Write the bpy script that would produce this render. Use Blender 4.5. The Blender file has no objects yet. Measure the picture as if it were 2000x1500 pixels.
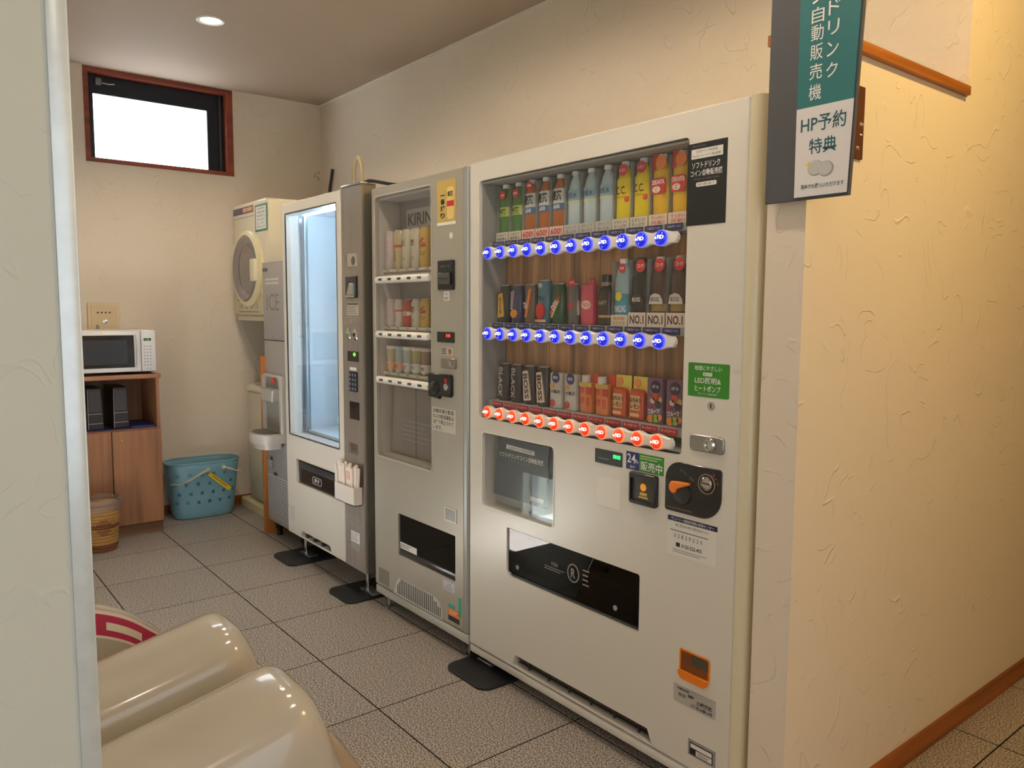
import bpy, bmesh, math, random
from mathutils import Vector, Matrix
from mathutils.geometry import tessellate_polygon
random.seed(7)
PI = math.pi
SC = bpy.context.scene
COL = SC.collection

# ------------------------------------------------------------------ camera
# axes: X runs along the row of machines (towards the lobby), Y runs into the machines, Z is up; metres
yaw, pitch, roll, FPX = 0.8997, 0.0954, 0.0056, 1530.1
f = Vector((-math.sin(yaw)*math.cos(pitch), math.cos(yaw)*math.cos(pitch), -math.sin(pitch)))
r = f.cross(Vector((0, 0, 1))).normalized(); u = r.cross(f)
cr, sr = math.cos(roll), math.sin(roll)
r, u = cr*r + sr*u, -sr*r + cr*u
cam_d = bpy.data.cameras.new('camera'); cam = bpy.data.objects.new('camera', cam_d); COL.objects.link(cam)
cam_d.sensor_fit = 'HORIZONTAL'; cam_d.sensor_width = 36; cam_d.lens = FPX*36/2000; cam_d.clip_start = .02
cam.matrix_world = Matrix(((r.x, u.x, -f.x, 2.3023), (r.y, u.y, -f.y, -1.6289), (r.z, u.z, -f.z, 1.3219), (0, 0, 0, 1)))
SC.camera = cam

# ------------------------------------------------------------------ light
w = bpy.data.worlds.new('lobby_daylight'); SC.world = w; w.use_nodes = True
bg = w.node_tree.nodes['Background']; bg.inputs[0].default_value = (.90, .95, 1, 1); bg.inputs[1].default_value = 1.6
vs = SC.view_settings; vs.view_transform = 'Standard'; vs.look = 'None'; vs.gamma = 1; vs.use_curve_mapping = False; vs.exposure = 0
def lamp(name, kind, loc, power, col, target=None, size=.1, size_y=None, spot=None, blend=.5):
    d = bpy.data.lights.new(name, kind); o = bpy.data.objects.new(name, d); COL.objects.link(o)
    o.location = loc; d.energy = power; d.color = col
    if kind == 'AREA':
        d.size = size
        if size_y: d.shape = 'RECTANGLE'; d.size_y = size_y
    elif kind != 'SUN': d.shadow_soft_size = size
    if kind == 'SPOT': d.spot_size = spot; d.spot_blend = blend
    if target is not None:
        o.rotation_euler = (Vector(target)-Vector(loc)).to_track_quat('-Z', 'Y').to_euler()
    return o
sun = lamp('sun', 'SUN', (0, -6, 3), 420, (.93, .97, 1)); sun.data.angle = .012
sun.rotation_euler = Vector((0, math.cos(.43), -math.sin(.43))).to_track_quat('-Z', 'Y').to_euler()
WARM = (1, .82, .61); AMBER = (1, .67, .22)
lamp('ceiling_spot', 'SPOT', (.95, -.55, 2.69), 34, WARM, (.95, -.55, 0), .06, spot=3.05, blend=.35)
lamp('ceiling_spot', 'SPOT', (-.35, -.5, 2.69), 30, WARM, (-.35, -.5, 0), .06, spot=3.05, blend=.35)
lamp('corridor_spot', 'SPOT', (2.15, .42, 2.69), 70, AMBER, (2.15, .42, 0), .06, spot=3.05, blend=.3)
lamp('lobby_spot', 'SPOT', (2.6, -1.3, 2.69), 14, WARM, (2.3, -1.0, 0), .06, spot=2.4, blend=.6)

# ------------------------------------------------------------------ materials
def lin(c):
    c = c/255
    return c/12.92 if c <= .04045 else ((c+.055)/1.055)**2.4
def C(rgb): return (lin(rgb[0]), lin(rgb[1]), lin(rgb[2]), 1)
MATS = {}
def M(name, rgb=(200, 200, 200), rough=.5, metal=0, coat=0, emit=0, ecol=None, alpha=1, var=0, vscale=8, bump=0, bscale=60, trans=0, stretch=None, crough=.06):
    if name in MATS: return MATS[name]
    m = bpy.data.materials.new(name); m.use_nodes = True; nt = m.node_tree; b = nt.nodes['Principled BSDF']
    b.inputs['Base Color'].default_value = C(rgb); b.inputs['Roughness'].default_value = rough; b.inputs['Metallic'].default_value = metal
    b.inputs['Coat Weight'].default_value = coat; b.inputs['Coat Roughness'].default_value = crough
    if emit: b.inputs['Emission Color'].default_value = C(ecol or rgb); b.inputs['Emission Strength'].default_value = emit
    if alpha < 1: b.inputs['Alpha'].default_value = alpha
    if trans: b.inputs['Transmission Weight'].default_value = trans
    geo = nt.nodes.new('ShaderNodeNewGeometry'); vec = geo.outputs['Position']
    if stretch:
        mp = nt.nodes.new('ShaderNodeMapping'); mp.inputs['Scale'].default_value = stretch; nt.links.new(vec, mp.inputs[0]); vec = mp.outputs[0]
    if var:
        n = nt.nodes.new('ShaderNodeTexNoise'); n.inputs['Scale'].default_value = vscale; n.inputs['Detail'].default_value = 5; nt.links.new(vec, n.inputs['Vector'])
        mx = nt.nodes.new('ShaderNodeMix'); mx.data_type = 'RGBA'
        k = 1-var; mx.inputs[6].default_value = C([c*k for c in rgb]); mx.inputs[7].default_value = C([min(255, c*(1+var*.6)) for c in rgb])
        rp = nt.nodes.new('ShaderNodeMapRange'); rp.inputs[1].default_value = .3; rp.inputs[2].default_value = .7
        nt.links.new(n.outputs[0], rp.inputs[0]); nt.links.new(rp.outputs[0], mx.inputs[0]); nt.links.new(mx.outputs[2], b.inputs['Base Color'])
    if bump:
        n2 = nt.nodes.new('ShaderNodeTexNoise'); n2.inputs['Scale'].default_value = bscale; n2.inputs['Detail'].default_value = 3; nt.links.new(vec, n2.inputs['Vector'])
        bp = nt.nodes.new('ShaderNodeBump'); bp.inputs['Strength'].default_value = bump; bp.inputs['Distance'].default_value = .002
        nt.links.new(n2.outputs[0], bp.inputs['Height']); nt.links.new(bp.outputs[0], b.inputs['Normal'])
    MATS[name] = m; return m
def glass(name, tint=(255, 255, 255), refl=1.45, rough=.0):
    if name in MATS: return MATS[name]
    m = bpy.data.materials.new(name); m.use_nodes = True; nt = m.node_tree; nt.nodes.clear()
    o = nt.nodes.new('ShaderNodeOutputMaterial'); t = nt.nodes.new('ShaderNodeBsdfTransparent'); g = nt.nodes.new('ShaderNodeBsdfGlossy')
    lw = nt.nodes.new('ShaderNodeLayerWeight'); lw.inputs[0].default_value = .5; mx = nt.nodes.new('ShaderNodeMixShader')
    pw = nt.nodes.new('ShaderNodeMath'); pw.operation = 'POWER'; pw.inputs[1].default_value = 5; nt.links.new(lw.outputs['Facing'], pw.inputs[0])
    ma = nt.nodes.new('ShaderNodeMath'); ma.operation = 'MULTIPLY_ADD'; f0 = ((refl-1)/(refl+1))**2; ma.inputs[1].default_value = 1-f0; ma.inputs[2].default_value = f0; nt.links.new(pw.outputs[0], ma.inputs[0])
    t.inputs[0].default_value = C(tint); g.inputs['Roughness'].default_value = rough
    nt.links.new(ma.outputs[0], mx.inputs[0]); nt.links.new(t.outputs[0], mx.inputs[1]); nt.links.new(g.outputs[0], mx.inputs[2]); nt.links.new(mx.outputs[0], o.inputs[0])
    MATS[name] = m; return m
def wallpaper(name, rgb, strength=.5, arcs=True):
    m = bpy.data.materials.new(name); m.use_nodes = True; nt = m.node_tree; b = nt.nodes['Principled BSDF']; N = nt.nodes.new; L = nt.links.new
    b.inputs['Roughness'].default_value = .72; b.inputs['Specular IOR Level'].default_value = .35
    geo = N('ShaderNodeNewGeometry')
    def noise(scale, detail=2, dist=0):
        n = N('ShaderNodeTexNoise'); n.inputs['Scale'].default_value = scale; n.inputs['Detail'].default_value = detail; n.inputs['Distortion'].default_value = dist
        L(geo.outputs['Position'], n.inputs['Vector']); return n.outputs[0]
    def math_(op, a, b_):
        k = N('ShaderNodeMath'); k.operation = op
        for i, v in enumerate((a, b_)):
            if isinstance(v, (int, float)): k.inputs[i].default_value = v
            else: L(v, k.inputs[i])
        return k.outputs[0]
    grain = math_('MULTIPLY', noise(140, 3), .12)
    if arcs:
        a = math_('ABSOLUTE', math_('SUBTRACT', noise(6.5, 1.2, 1.0), .5), 0)
        mr = N('ShaderNodeMapRange'); mr.inputs[1].default_value = 0; mr.inputs[2].default_value = .012; mr.inputs[3].default_value = 1; mr.inputs[4].default_value = 0; L(a, mr.inputs[0])
        mk = N('ShaderNodeMapRange'); mk.inputs[1].default_value = .49; mk.inputs[2].default_value = .56; L(noise(14, 1), mk.inputs[0])
        h = math_('ADD', math_('MULTIPLY', mr.outputs[0], mk.outputs[0]), grain)
    else: h = grain
    bp = N('ShaderNodeBump'); bp.inputs['Strength'].default_value = strength; bp.inputs['Distance'].default_value = .004
    L(h, bp.inputs['Height']); L(bp.outputs[0], b.inputs['Normal'])
    mx = N('ShaderNodeMix'); mx.data_type = 'RGBA'; mx.inputs[6].default_value = C([c*.97 for c in rgb]); mx.inputs[7].default_value = C(rgb)
    L(noise(1.5, 2), mx.inputs[0]); L(mx.outputs[2], b.inputs['Base Color'])
    MATS[name] = m; return m
def granite(name):
    m = bpy.data.materials.new(name); m.use_nodes = True; nt = m.node_tree; b = nt.nodes['Principled BSDF']; N = nt.nodes.new; L = nt.links.new
    geo = N('ShaderNodeNewGeometry'); n = N('ShaderNodeTexNoise'); n.inputs['Scale'].default_value = 205; n.inputs['Detail'].default_value = 2.2; n.inputs['Roughness'].default_value = .62
    L(geo.outputs['Position'], n.inputs['Vector']); rp = N('ShaderNodeValToRGB'); e = rp.color_ramp.elements
    e[0].position = .38; e[0].color = C((66, 58, 54)); e[1].position = .62; e[1].color = C((222, 213, 205))
    k = e.new(.47); k.color = C((140, 130, 122)); k = e.new(.54); k.color = C((182, 173, 164))
    L(n.outputs[0], rp.inputs[0]); oi = N('ShaderNodeObjectInfo'); hs = N('ShaderNodeHueSaturation'); mr = N('ShaderNodeMapRange'); mr.inputs[3].default_value = .93; mr.inputs[4].default_value = 1.05
    L(oi.outputs['Random'], mr.inputs[0]); L(mr.outputs[0], hs.inputs['Value']); L(rp.outputs[0], hs.inputs['Color']); L(hs.outputs[0], b.inputs['Base Color'])
    b.inputs['Roughness'].default_value = .42; MATS[name] = m; return m
def wood(name, rgb, rough=.45, axis='z', amt=.22, scale=26):
    st = {'z': (1, 1, .06), 'x': (.06, 1, 1), 'y': (1, .06, 1)}[axis]
    return M(name, rgb, rough, var=amt, vscale=scale, stretch=st, bump=.08, bscale=90)

WALL = wallpaper('wall_paper', (232, 220, 203)); WALL2 = wallpaper('wall_paper_left', (212, 218, 211), .3); CEIL = wallpaper('ceiling_paper', (182, 165, 148), .25, False)
TILE = granite('granite_tile'); GROUT = M('grout', (18, 15, 14), .9, bump=.2)
BASEW = wood('baseboard_wood', (150, 84, 36), axis='y'); CAPW = wood('cap_wood', (176, 106, 42), axis='y'); FRAMEW = wood('window_wood', (132, 62, 44), axis='y')
STEEL = M('brushed_steel', (196, 198, 200), .33, 1, var=.06, vscale=60, stretch=(1, 1, .05)); CHROME = M('chrome', (215, 215, 215), .12, 1)
WHITE = M('machine_white', (226, 222, 213), .32, coat=1, crough=.27); WHITE2 = M('bar_white', (240, 236, 228), .3, coat=.3); TRIMW = M('trim_ivory', (226, 216, 186), .3, coat=.4)
GREYP = M('plastic_grey', (150, 150, 148), .45); DGREY = M('dark_grey', (62, 62, 64), .5); BLACK = M('black_plastic', (16, 16, 17), .28, coat=.3); MATTE = M('matte_black', (20, 20, 21), .75)
SILVER = M('silver_paint', (178, 172, 160), .34, .35, coat=.2); TAUPE = M('taupe_steel', (160, 151, 143), .36, .6, var=.05, vscale=50, stretch=(1, 1, .05))
LINER = M('liner_grey', (168, 168, 164), .5); GLASS = glass('clear_glass'); SMOKE = glass('smoked_acrylic', (118, 116, 114), 1.5)
PAPER = M('white_paper', (238, 236, 230), .6); INK = M('black_ink', (28, 26, 26), .6); WINK = M('white_ink', (240, 240, 238), .6); GINK = M('grey_ink', (128, 124, 120), .6)
RED = M('red_print', (206, 36, 44), .5); BLUE = M('navy_print', (30, 36, 120), .5); GREEN = M('green_print', (52, 138, 28), .5); TEAL = M('teal_print', (38, 116, 120), .5)
ORANGE = M('orange_plastic', (240, 128, 22), .35, coat=.2); MAT_R = M('black_rubber', (30, 33, 36), .55, bump=.2)

# ------------------------------------------------------------------ mesh helpers
ORG = {}
def nb(): return bmesh.new()
def box(x0, x1, y0, y1, z0, z1, bev=0, seg=2, bm=None):
    own = nb(); bmesh.ops.create_cube(own, size=1)
    for v in own.verts: v.co = Vector(((x0+x1)/2+v.co.x*(x1-x0), (y0+y1)/2+v.co.y*(y1-y0), (z0+z1)/2+v.co.z*(z1-z0)))
    if bev: bmesh.ops.bevel(own, geom=own.edges[:], offset=min(bev, .49*min(x1-x0, y1-y0, z1-z0)), segments=seg, profile=.5, affect='EDGES')
    return join(bm, own)
def join(bm, own):
    if bm is None: return own
    me = bpy.data.meshes.new('t'); own.to_mesh(me); own.free(); bm.from_mesh(me); bpy.data.meshes.remove(me); return bm
def rrect(a0, a1, b0, b1, rad=.01, seg=4):
    if not isinstance(rad, (tuple, list)): rad = (rad,)*4          # corners: (a0,b0) (a1,b0) (a1,b1) (a0,b1)
    out = []
    for (cx, cy, s), rr in zip(((a0, b0, PI), (a1, b0, 1.5*PI), (a1, b1, 0), (a0, b1, .5*PI)), rad):
        px = cx + (rr if cx == a0 else -rr); py = cy + (rr if cy == b0 else -rr)
        n = seg if rr > .0005 else 0
        for k in range(n+1):
            t = s + .5*PI*(k/n if n else .5); q = rr if n else 0
            out.append((px+q*math.cos(t), py+q*math.sin(t)) if n else (cx, cy))
    return out
def ell(cx, cy, ra, rb=None, n=24):
    rb = rb or ra
    return [(cx+ra*math.cos(2*PI*k/n), cy+rb*math.sin(2*PI*k/n)) for k in range(n)]
def inset(pts, d):
    n = len(pts); out = []
    for i in range(n):
        p0, p1, p2 = Vector(pts[i-1]), Vector(pts[i]), Vector(pts[(i+1) % n])
        e1 = (p1-p0).normalized() if (p1-p0).length > 1e-9 else Vector((1, 0)); e2 = (p2-p1).normalized() if (p2-p1).length > 1e-9 else e1
        n1 = Vector((-e1.y, e1.x)); n2 = Vector((-e2.y, e2.x)); m = n1+n2
        if m.length < 1e-6: m = n1
        m.normalize(); k = d/max(.35, m.dot(n1)); out.append(tuple(p1+m*k))
    return out
AX = {'y': lambda a, b, d: (a, d, b), 'x': lambda a, b, d: (d, a, b), 'z': lambda a, b, d: (a, b, d)}
def prism(pts, d0, d1, axis='y', holes=(), ch=0, bm=None, back=True):
    """an outline (counter-clockwise) with holes, extruded from depth d0 (the face with the chamfer ch) to d1"""
    own = nb(); fn = AX[axis]; s = 1 if d1 > d0 else -1
    loops = [inset(pts, ch) if ch else list(pts)] + [list(h) for h in holes]
    V = [[own.verts.new(fn(a, b, d0)) for a, b in l] for l in loops]
    outer = list(pts); B = [[own.verts.new(fn(a, b, d1)) for a, b in l] for l in [outer]+loops[1:]]
    if holes:
        flat = [v for l in V for v in l]; flatb = [v for l in B for v in l]
        for t in tessellate_polygon([[Vector((a, b, 0)) for a, b in l] for l in loops]):
            try: own.faces.new([flat[i] for i in t])
            except ValueError: pass
        if back:
            for t in tessellate_polygon([[Vector((a, b, 0)) for a, b in l] for l in [outer]+loops[1:]]):
                try: own.faces.new([flatb[i] for i in reversed(t)])
                except ValueError: pass
    else:
        own.faces.new(V[0])
        if back: own.faces.new(B[0][::-1])
    for li in range(len(loops)):
        n = len(loops[li]); F = V[li]; Bk = B[li]
        if li == 0 and ch:
            mid = [own.verts.new(fn(a, b, d0+s*ch)) for a, b in pts]
            for i in range(n): own.faces.new((F[i], F[(i+1) % n], mid[(i+1) % n], mid[i]))
            F = mid
        for i in range(n): own.faces.new((F[i], F[(i+1) % n], Bk[(i+1) % n], Bk[i]))
    bmesh.ops.recalc_face_normals(own, faces=own.faces[:])
    return join(bm, own)
def lathe(prof, cx, cy, z=0, n=24, sy=1, sx=1, bm=None, cap=True, axis='z'):
    own = nb(); rings = []
    for rr, h in prof:
        ring = []
        for k in range(n):
            a = 2*PI*k/n; p = (rr*math.cos(a)*sx, rr*math.sin(a)*sy)
            if axis == 'z': co = (cx+p[0], cy+p[1], z+h)
            elif axis == 'y': co = (cx+p[0], cy+h, z+p[1])
            else: co = (cx+h, cy+p[0], z+p[1])
            ring.append(own.verts.new(co))
        rings.append(ring)
    for a, b in zip(rings, rings[1:]):
        for k in range(n): own.faces.new((a[k], a[(k+1) % n], b[(k+1) % n], b[k]))
    if cap:
        own.faces.new(rings[0][::-1]); own.faces.new(rings[-1])
    bmesh.ops.recalc_face_normals(own, faces=own.faces[:])
    return join(bm, own)
def tube(pts, rad, n=10, bm=None, flat=1):
    own = nb(); pts = [Vector(p) for p in pts]; rings = []; up = Vector((0, 0, 1)); nrm = None
    for i, p in enumerate(pts):
        t = (pts[min(i+1, len(pts)-1)]-pts[max(i-1, 0)]).normalized()
        if nrm is None:
            nrm = t.cross(up if abs(t.z) < .9 else Vector((1, 0, 0))).normalized()
        nrm = (nrm - t*nrm.dot(t)).normalized(); bn = t.cross(nrm)
        rr = rad[i] if isinstance(rad, (list, tuple)) else rad
        rings.append([own.verts.new(p+nrm*rr*math.cos(2*PI*k/n)+bn*rr*flat*math.sin(2*PI*k/n)) for k in range(n)])
    for a, b in zip(rings, rings[1:]):
        for k in range(n): own.faces.new((a[k], a[(k+1) % n], b[(k+1) % n], b[k]))
    own.faces.new(rings[0][::-1]); own.faces.new(rings[-1]); bmesh.ops.recalc_face_normals(own, faces=own.faces[:])
    return join(bm, own)
def spline(ctrl, k=8):
    P = [Vector(c) for c in ctrl]; P = [P[0]]+P+[P[-1]]; out = []
    for i in range(1, len(P)-2):
        for j in range(k):
            t = j/k; a, b, c, d = P[i-1], P[i], P[i+1], P[i+2]
            out.append(.5*((2*b)+(c-a)*t+(2*a-5*b+4*c-d)*t*t+(3*b-a-3*c+d)*t**3))
    out.append(P[-2]); return out
def obj(name, bm, mat, parent=None, ang=.6, label=None):
    """links a bmesh given in world coordinates as ONE mesh object under parent"""
    me = bpy.data.meshes.new(name); org = ORG.get(parent.name, Vector()) if parent else Vector()
    for v in bm.verts: v.co -= org
    bm.to_mesh(me); bm.free()
    for p in me.polygons: p.use_smooth = True
    me.set_sharp_from_angle(angle=ang); me.materials.append(mat)
    o = bpy.data.objects.new(name, me); COL.objects.link(o)
    if parent: o.parent = parent; ORG[o.name] = org
    if label: o['label'] = label
    return o
def tag(o, label, cat, group=None):
    o['label'] = label; o['category'] = cat
    if group: o['group'] = group
    return o
def thing(name, label, cat, loc=(0, 0, 0), group=None):
    o = bpy.data.objects.new(name, None); COL.objects.link(o); o.empty_display_size = .05; o.location = loc; ORG[o.name] = Vector(loc)
    return tag(o, label, cat, group)
def solid(name, bm, mat, label, cat, loc=(0, 0, 0), group=None):
    """a top-level thing made of one mesh, with its origin at loc"""
    L = Vector(loc)
    for v in bm.verts: v.co -= L
    o = obj(name, bm, mat); o.location = L; ORG[o.name] = L
    return tag(o, label, cat, group)
def struct(name, bm, mat):
    o = obj(name, bm, mat); o['kind'] = 'structure'; return o
def dup(root, dx=(0, 0, 0), label=None):
    r2 = root.copy(); COL.objects.link(r2); r2.location = root.location+Vector(dx)
    if label: r2['label'] = label
    for ch in list(root.children):
        c = ch.copy(); COL.objects.link(c); c.parent = r2
        for g in list(ch.children):
            d = g.copy(); COL.objects.link(d); d.parent = c
    return r2
F = lambda y: (lambda a, b: (a, y, b))
G = lambda x: (lambda a, b: (x, a, b))
TX = {}
def text_mesh(s, bold):
    key = (s, bold)
    if key not in TX:
        c = bpy.data.curves.new('t', 'FONT'); c.body = s; c.resolution_u = 2; c.align_x = 'CENTER'; c.offset = bold
        o = bpy.data.objects.new('t', c); COL.objects.link(o); bpy.context.view_layer.update()
        me = bpy.data.meshes.new_from_object(o.evaluated_get(bpy.context.evaluated_depsgraph_get()))
        vv = [tuple(v.co) for v in me.vertices]; ff = [tuple(p.vertices) for p in me.polygons]
        bpy.data.objects.remove(o); bpy.data.curves.remove(c); bpy.data.meshes.remove(me)
        xs = [v[0] for v in vv]; ys = [v[1] for v in vv]; x0, x1, y0, y1 = min(xs), max(xs), min(ys), max(ys)
        TX[key] = ([((v[0]-x0)/max(1e-6, x1-x0)-.5, (v[1]-y0)/max(1e-6, y1-y0)-.5) for v in vv], ff)
    return TX[key]
def txt(s, cx, cz, W, H, fn, mat, parent, bold=.012, rot=0, name='lettering'):
    """a string fitted into a W x H field centred on (cx, cz) of a surface given by fn"""
    vv, ff = text_mesh(s, bold); ca, sa = math.cos(rot), math.sin(rot); bm = nb(); L = []
    for a, b in vv:
        a *= W; b *= H; L.append(bm.verts.new(fn(cx+a*ca-b*sa, cz+a*sa+b*ca)))
    for p in ff:
        try: bm.faces.new([L[i] for i in p])
        except ValueError: pass
    return obj(name, bm, mat, parent)
def plate(name, x0, x1, z0, z1, y, mat, parent, t=.0012, rad=0):
    """a thin flat thing stuck on a front that faces -Y at depth y"""
    return obj(name, prism(rrect(x0, x1, z0, z1, rad) if rad else [(x0, z0), (x1, z0), (x1, z1), (x0, z1)], y-t, y), mat, parent)
def lines(x0, x1, z0, z1, n, y, mat, parent, frac=.45, seed=1, name='fine_print'):
    rnd = random.Random(seed); bm = nb(); h = (z1-z0)/n
    for i in range(n):
        z = z1-(i+.5)*h; xe = x1-(x1-x0)*rnd.random()*.25; hh = h*frac/2
        bm.faces.new([bm.verts.new((a, y, b)) for a, b in ((x0, z-hh), (xe, z-hh), (xe, z+hh), (x0, z+hh))])
    return obj(name, bm, mat, parent)

# ================================================================== THE ROOM
H = 2.717; XB = -2.92; YB = .80; X1 = 1.31; YL = -1.395
fl = struct('floor', box(XB-.1, 4.4, -3.0, 4.0, -.08, -.0007), GROUT)
TA, TB, TX0, TY0 = .4529, .463, -2.1768, -.427
tile_me = None
for i in range(-2, 12):
    for j in range(-5, 6):
        x0, x1 = TX0+i*TA+.0026, TX0+(i+1)*TA-.0026; y0, y1 = TY0+j*TB+.0026, TY0+(j+1)*TB-.0026
        full = True
        if x0 < XB: x0 = XB; full = False
        if x1 < X1 and y1 > YB:
            if y0 > YB: continue
            y1 = YB; full = False
        if x1 < .9 and y0 < YL:
            if y1 < YL: continue
            y0 = YL; full = False
        bm = box(-(x1-x0)/2, (x1-x0)/2, -(y1-y0)/2, (y1-y0)/2, -.008, 0, .0004, 1)
        if full and tile_me: bm.free(); o = bpy.data.objects.new('tile', tile_me); COL.objects.link(o); o.parent = fl
        else:
            o = obj('tile', bm, TILE, fl)
            if full: tile_me = o.data
        o.location = ((x0+x1)/2, (y0+y1)/2, 0)
struct('ceiling', box(XB-.12, 4.4, -3.0, 4.0, H, H+.1), CEIL)
struct('wall_back', prism([(-1.7, 0), (YB, 0), (YB, H), (-1.7, H)], XB, XB-.14, 'x', holes=[[(-.672, 2.172), (.190, 2.172), (.190, 2.7145), (-.672, 2.7145)]]), WALL)
wb_o = bpy.data.objects['wall_back']
for a, b in ((.761, 2.251), (.784, 2.262), (.784, 2.218), (.752, 2.235), (.772, 2.228)): obj('screw_hole', prism(ell(a, b, .005, .004, 10), XB+.0006, XB, 'x'), M('hole_dark', (90, 74, 60), .8), wb_o)
struct('wall_right', box(XB, X1-.1, YB, YB+.12, 0, H), WALL)
struct('wall_corridor', prism([(0, 0), (3.9, 0), (3.9, H), (YB, H), (YB, 1.926), (0, 1.926)], X1, X1-.1, 'x'), WALL)
struct('light_block_passage', box(3.0, 3.1, -.55, 3.9, 0, H), WALL); struct('light_block_entry', box(.80, .91, -3.0, YL-.26, 0, H), WALL); struct('light_block_lobby', box(.66, 4.4, -3.1, -3.0, 0, H), WALL); struct('light_block_end', box(X1-.1, 3.1, 3.9, 4.0, 0, H), WALL)  # unseen walls, added to hold back daylight and sun from corridor and lobby
struct('trim_2', box(1.2, 1.326, -.008, .785, 1.926, 1.951, .002), CAPW)
LW = [(-1.42, .006), (-.94, .006), (-.94, .31), (-1.42, .31)]
for nm, bx4 in (('trim_3', (XB, X1-.1, YB-.012, YB, H-.010, H)), ('trim_4', (XB, XB+.012, YL, YB-.012, H-.0025, H))): struct(nm, box(*bx4), M('crown_white', (236, 230, 220), .5))
struct('wall_left', prism([(XB, 0), (.915, 0), (.915, H), (XB, H)], YL, YL-.26, 'y', holes=[LW]), WALL2)
tr = nb(); prism(rrect(YL-.027, YL+.003, -.003, .003+.001, .001), 0, 0.001, 'z', bm=tr); tr.clear()
box(.915, .919, YL-.0265, YL+.002, 0, H, .0012, 2, tr); box(.885, .919, YL, YL+.003, 0, H, .001, 1, tr)
struct('trim_1', tr, M('corner_guard', (222, 232, 236), .28, .35, var=.03, vscale=30))
struct('baseboard_back', box(XB, XB+.012, YL, YB, 0, .06, .002), BASEW)
struct('baseboard_corridor', box(X1, X1+.011, 0, 3.9, 0, .066, .002), BASEW)
# added low window, unseen: sun through it shines off the floor onto machines
wn = struct('added_window', prism(LW, YL-.06, YL-.11, 'y', holes=[[(-1.40, .02), (-.96, .02), (-.96, .295), (-1.40, .295)]]), STEEL)
obj('pane', box(-1.40, -.96, YL-.09, YL-.086, .02, .295), GLASS, wn)
# high window in the back wall
wb = [(-.672, 2.172), (.190, 2.172), (.190, 2.7145), (-.672, 2.7145)]
w1 = struct('window_1', prism(wb, XB+.008, XB-.09, 'x', holes=[[(-.646, 2.196), (.150, 2.196), (.150, 2.686), (-.646, 2.686)]], ch=.002), FRAMEW)
obj('sash', prism([(-.646, 2.196), (.150, 2.196), (.150, 2.686), (-.646, 2.686)], XB-.055, XB-.085, 'x', holes=[[(-.612, 2.203), (.046, 2.203), (.046, 2.578), (-.612, 2.578)]], ch=.003), M('dark_alu', (38, 44, 54), .4, .5), w1)
obj('pane', box(XB-.075, XB-.068, -.612, .046, 2.203, 2.578), M('lit_frosted', (244, 248, 250), .5, emit=5.2, ecol=(240, 247, 252)), w1)
lt = nb(); box(XB-.06, XB-.03, -.60, -.565, 2.625, 2.668, .004, 2, lt); tube([(XB-.03, -.57, 2.64), (XB-.02, -.53, 2.635), (XB-.02, -.50, 2.64)], .004, 8, lt)
obj('latch', lt, M('latch_metal', (120, 122, 126), .35, .9), w1)
obj('stay_rail', box(XB-.05, XB-.04, .118, .128, 2.2, 2.68), DGREY, w1)
# downlight
dl = thing('downlight', 'round recessed ceiling downlight glowing warm white near the window', 'ceiling light', (-1.735, -.317, H))
obj('trim_ring', lathe([(.047, -.001), (.06, -.006), (.066, -.004), (.067, 0)], -1.735, -.317, H, 32, cap=False), M('lamp_white', (240, 238, 232), .4), dl)
obj('lamp', lathe([(.048, -.0015), (.02, -.006), (.001, -.008)], -1.735, -.317, H, 32), M('lamp_lit', (255, 244, 225), .4, emit=9), dl)
sp = lamp('downlight_bulb', 'SPOT', (-1.735, -.317, H-.02), 32, WARM, (-1.735, -.317, 0), .05, spot=2.5, blend=.5)
# wall box over the microwave
ub = thing('intercom_box', 'cream flush wall box with four small holes and a round lock above the microwave', 'wall box', (XB, -.616, 1.15))
CREAM = M('cream_plate', (226, 206, 170), .45)
obj('plate', prism(rrect(-.703, -.530, 1.13, 1.345, .004), XB+.012, XB, 'x', ch=.002), CREAM, ub)
obj('cover', prism(rrect(-.686, -.545, 1.14, 1.33, .003), XB+.016, XB+.012, 'x', ch=.001), M('cream_cover', (220, 198, 160), .45), ub)
for k in range(4): obj('hole', box(XB+.0155, XB+.0168, -.655+k*.0215, -.645+k*.0215, 1.283, 1.291), INK, ub)
obj('lock', lathe([(.013, 0), (.013, .004), (.006, .005), (.006, .002)], XB+.016, -.61, 1.232, 20, axis='x'), CHROME, ub)
obj('slot', box(XB+.0155, XB+.018, -.663, -.645, 1.185, 1.215, .001), GREYP, ub)

# ================================================================== SIGN ON THE PARTITION
sg = thing('hanging_sign', 'tall grey sign board with teal and white drink-machine notice on the partition end', 'sign', (1.33, -.01, 1.57))
obj('board', prism([(1.222, 1.566), (1.424, 1.566), (1.456, 2.42), (1.222, 2.42)], -.029, -.019, ch=.001), M('sign_grey', (78, 80, 86), .6, bump=.1), sg)
obj('mount_block', box(1.225, 1.305, -.020, 0, 1.60, 1.92), M('mount_grey', (90, 90, 92), .6), sg)
po = obj('notice', prism([(1.298, 1.571), (1.420, 1.571), (1.451, 2.40), (1.293, 2.40)], -.0305, -.029), TEAL, sg)
pw = obj('notice_foot', prism([(1.298, 1.572), (1.421, 1.572), (1.428, 1.763), (1.2965, 1.763)], -.0312, -.0303), M('sign_white', (226, 224, 226), .5), sg)
SF = F(-.0316)
for s, z in zip('コイン自動販売機', (2.075, 2.035, 1.995, 1.954, 1.917, 1.877, 1.836, 1.793)): txt(s, 1.339, z, .029, .033, SF, WINK, po, .003)
for s, z in zip('ソフトドリンク', (2.085, 2.045, 2.003, 1.960, 1.919, 1.875, 1.832)): txt(s, 1.376, z, .026, .030, SF, WINK, po, .003)
TEALI = M('teal_ink', (36, 92, 104), .5)
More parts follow.
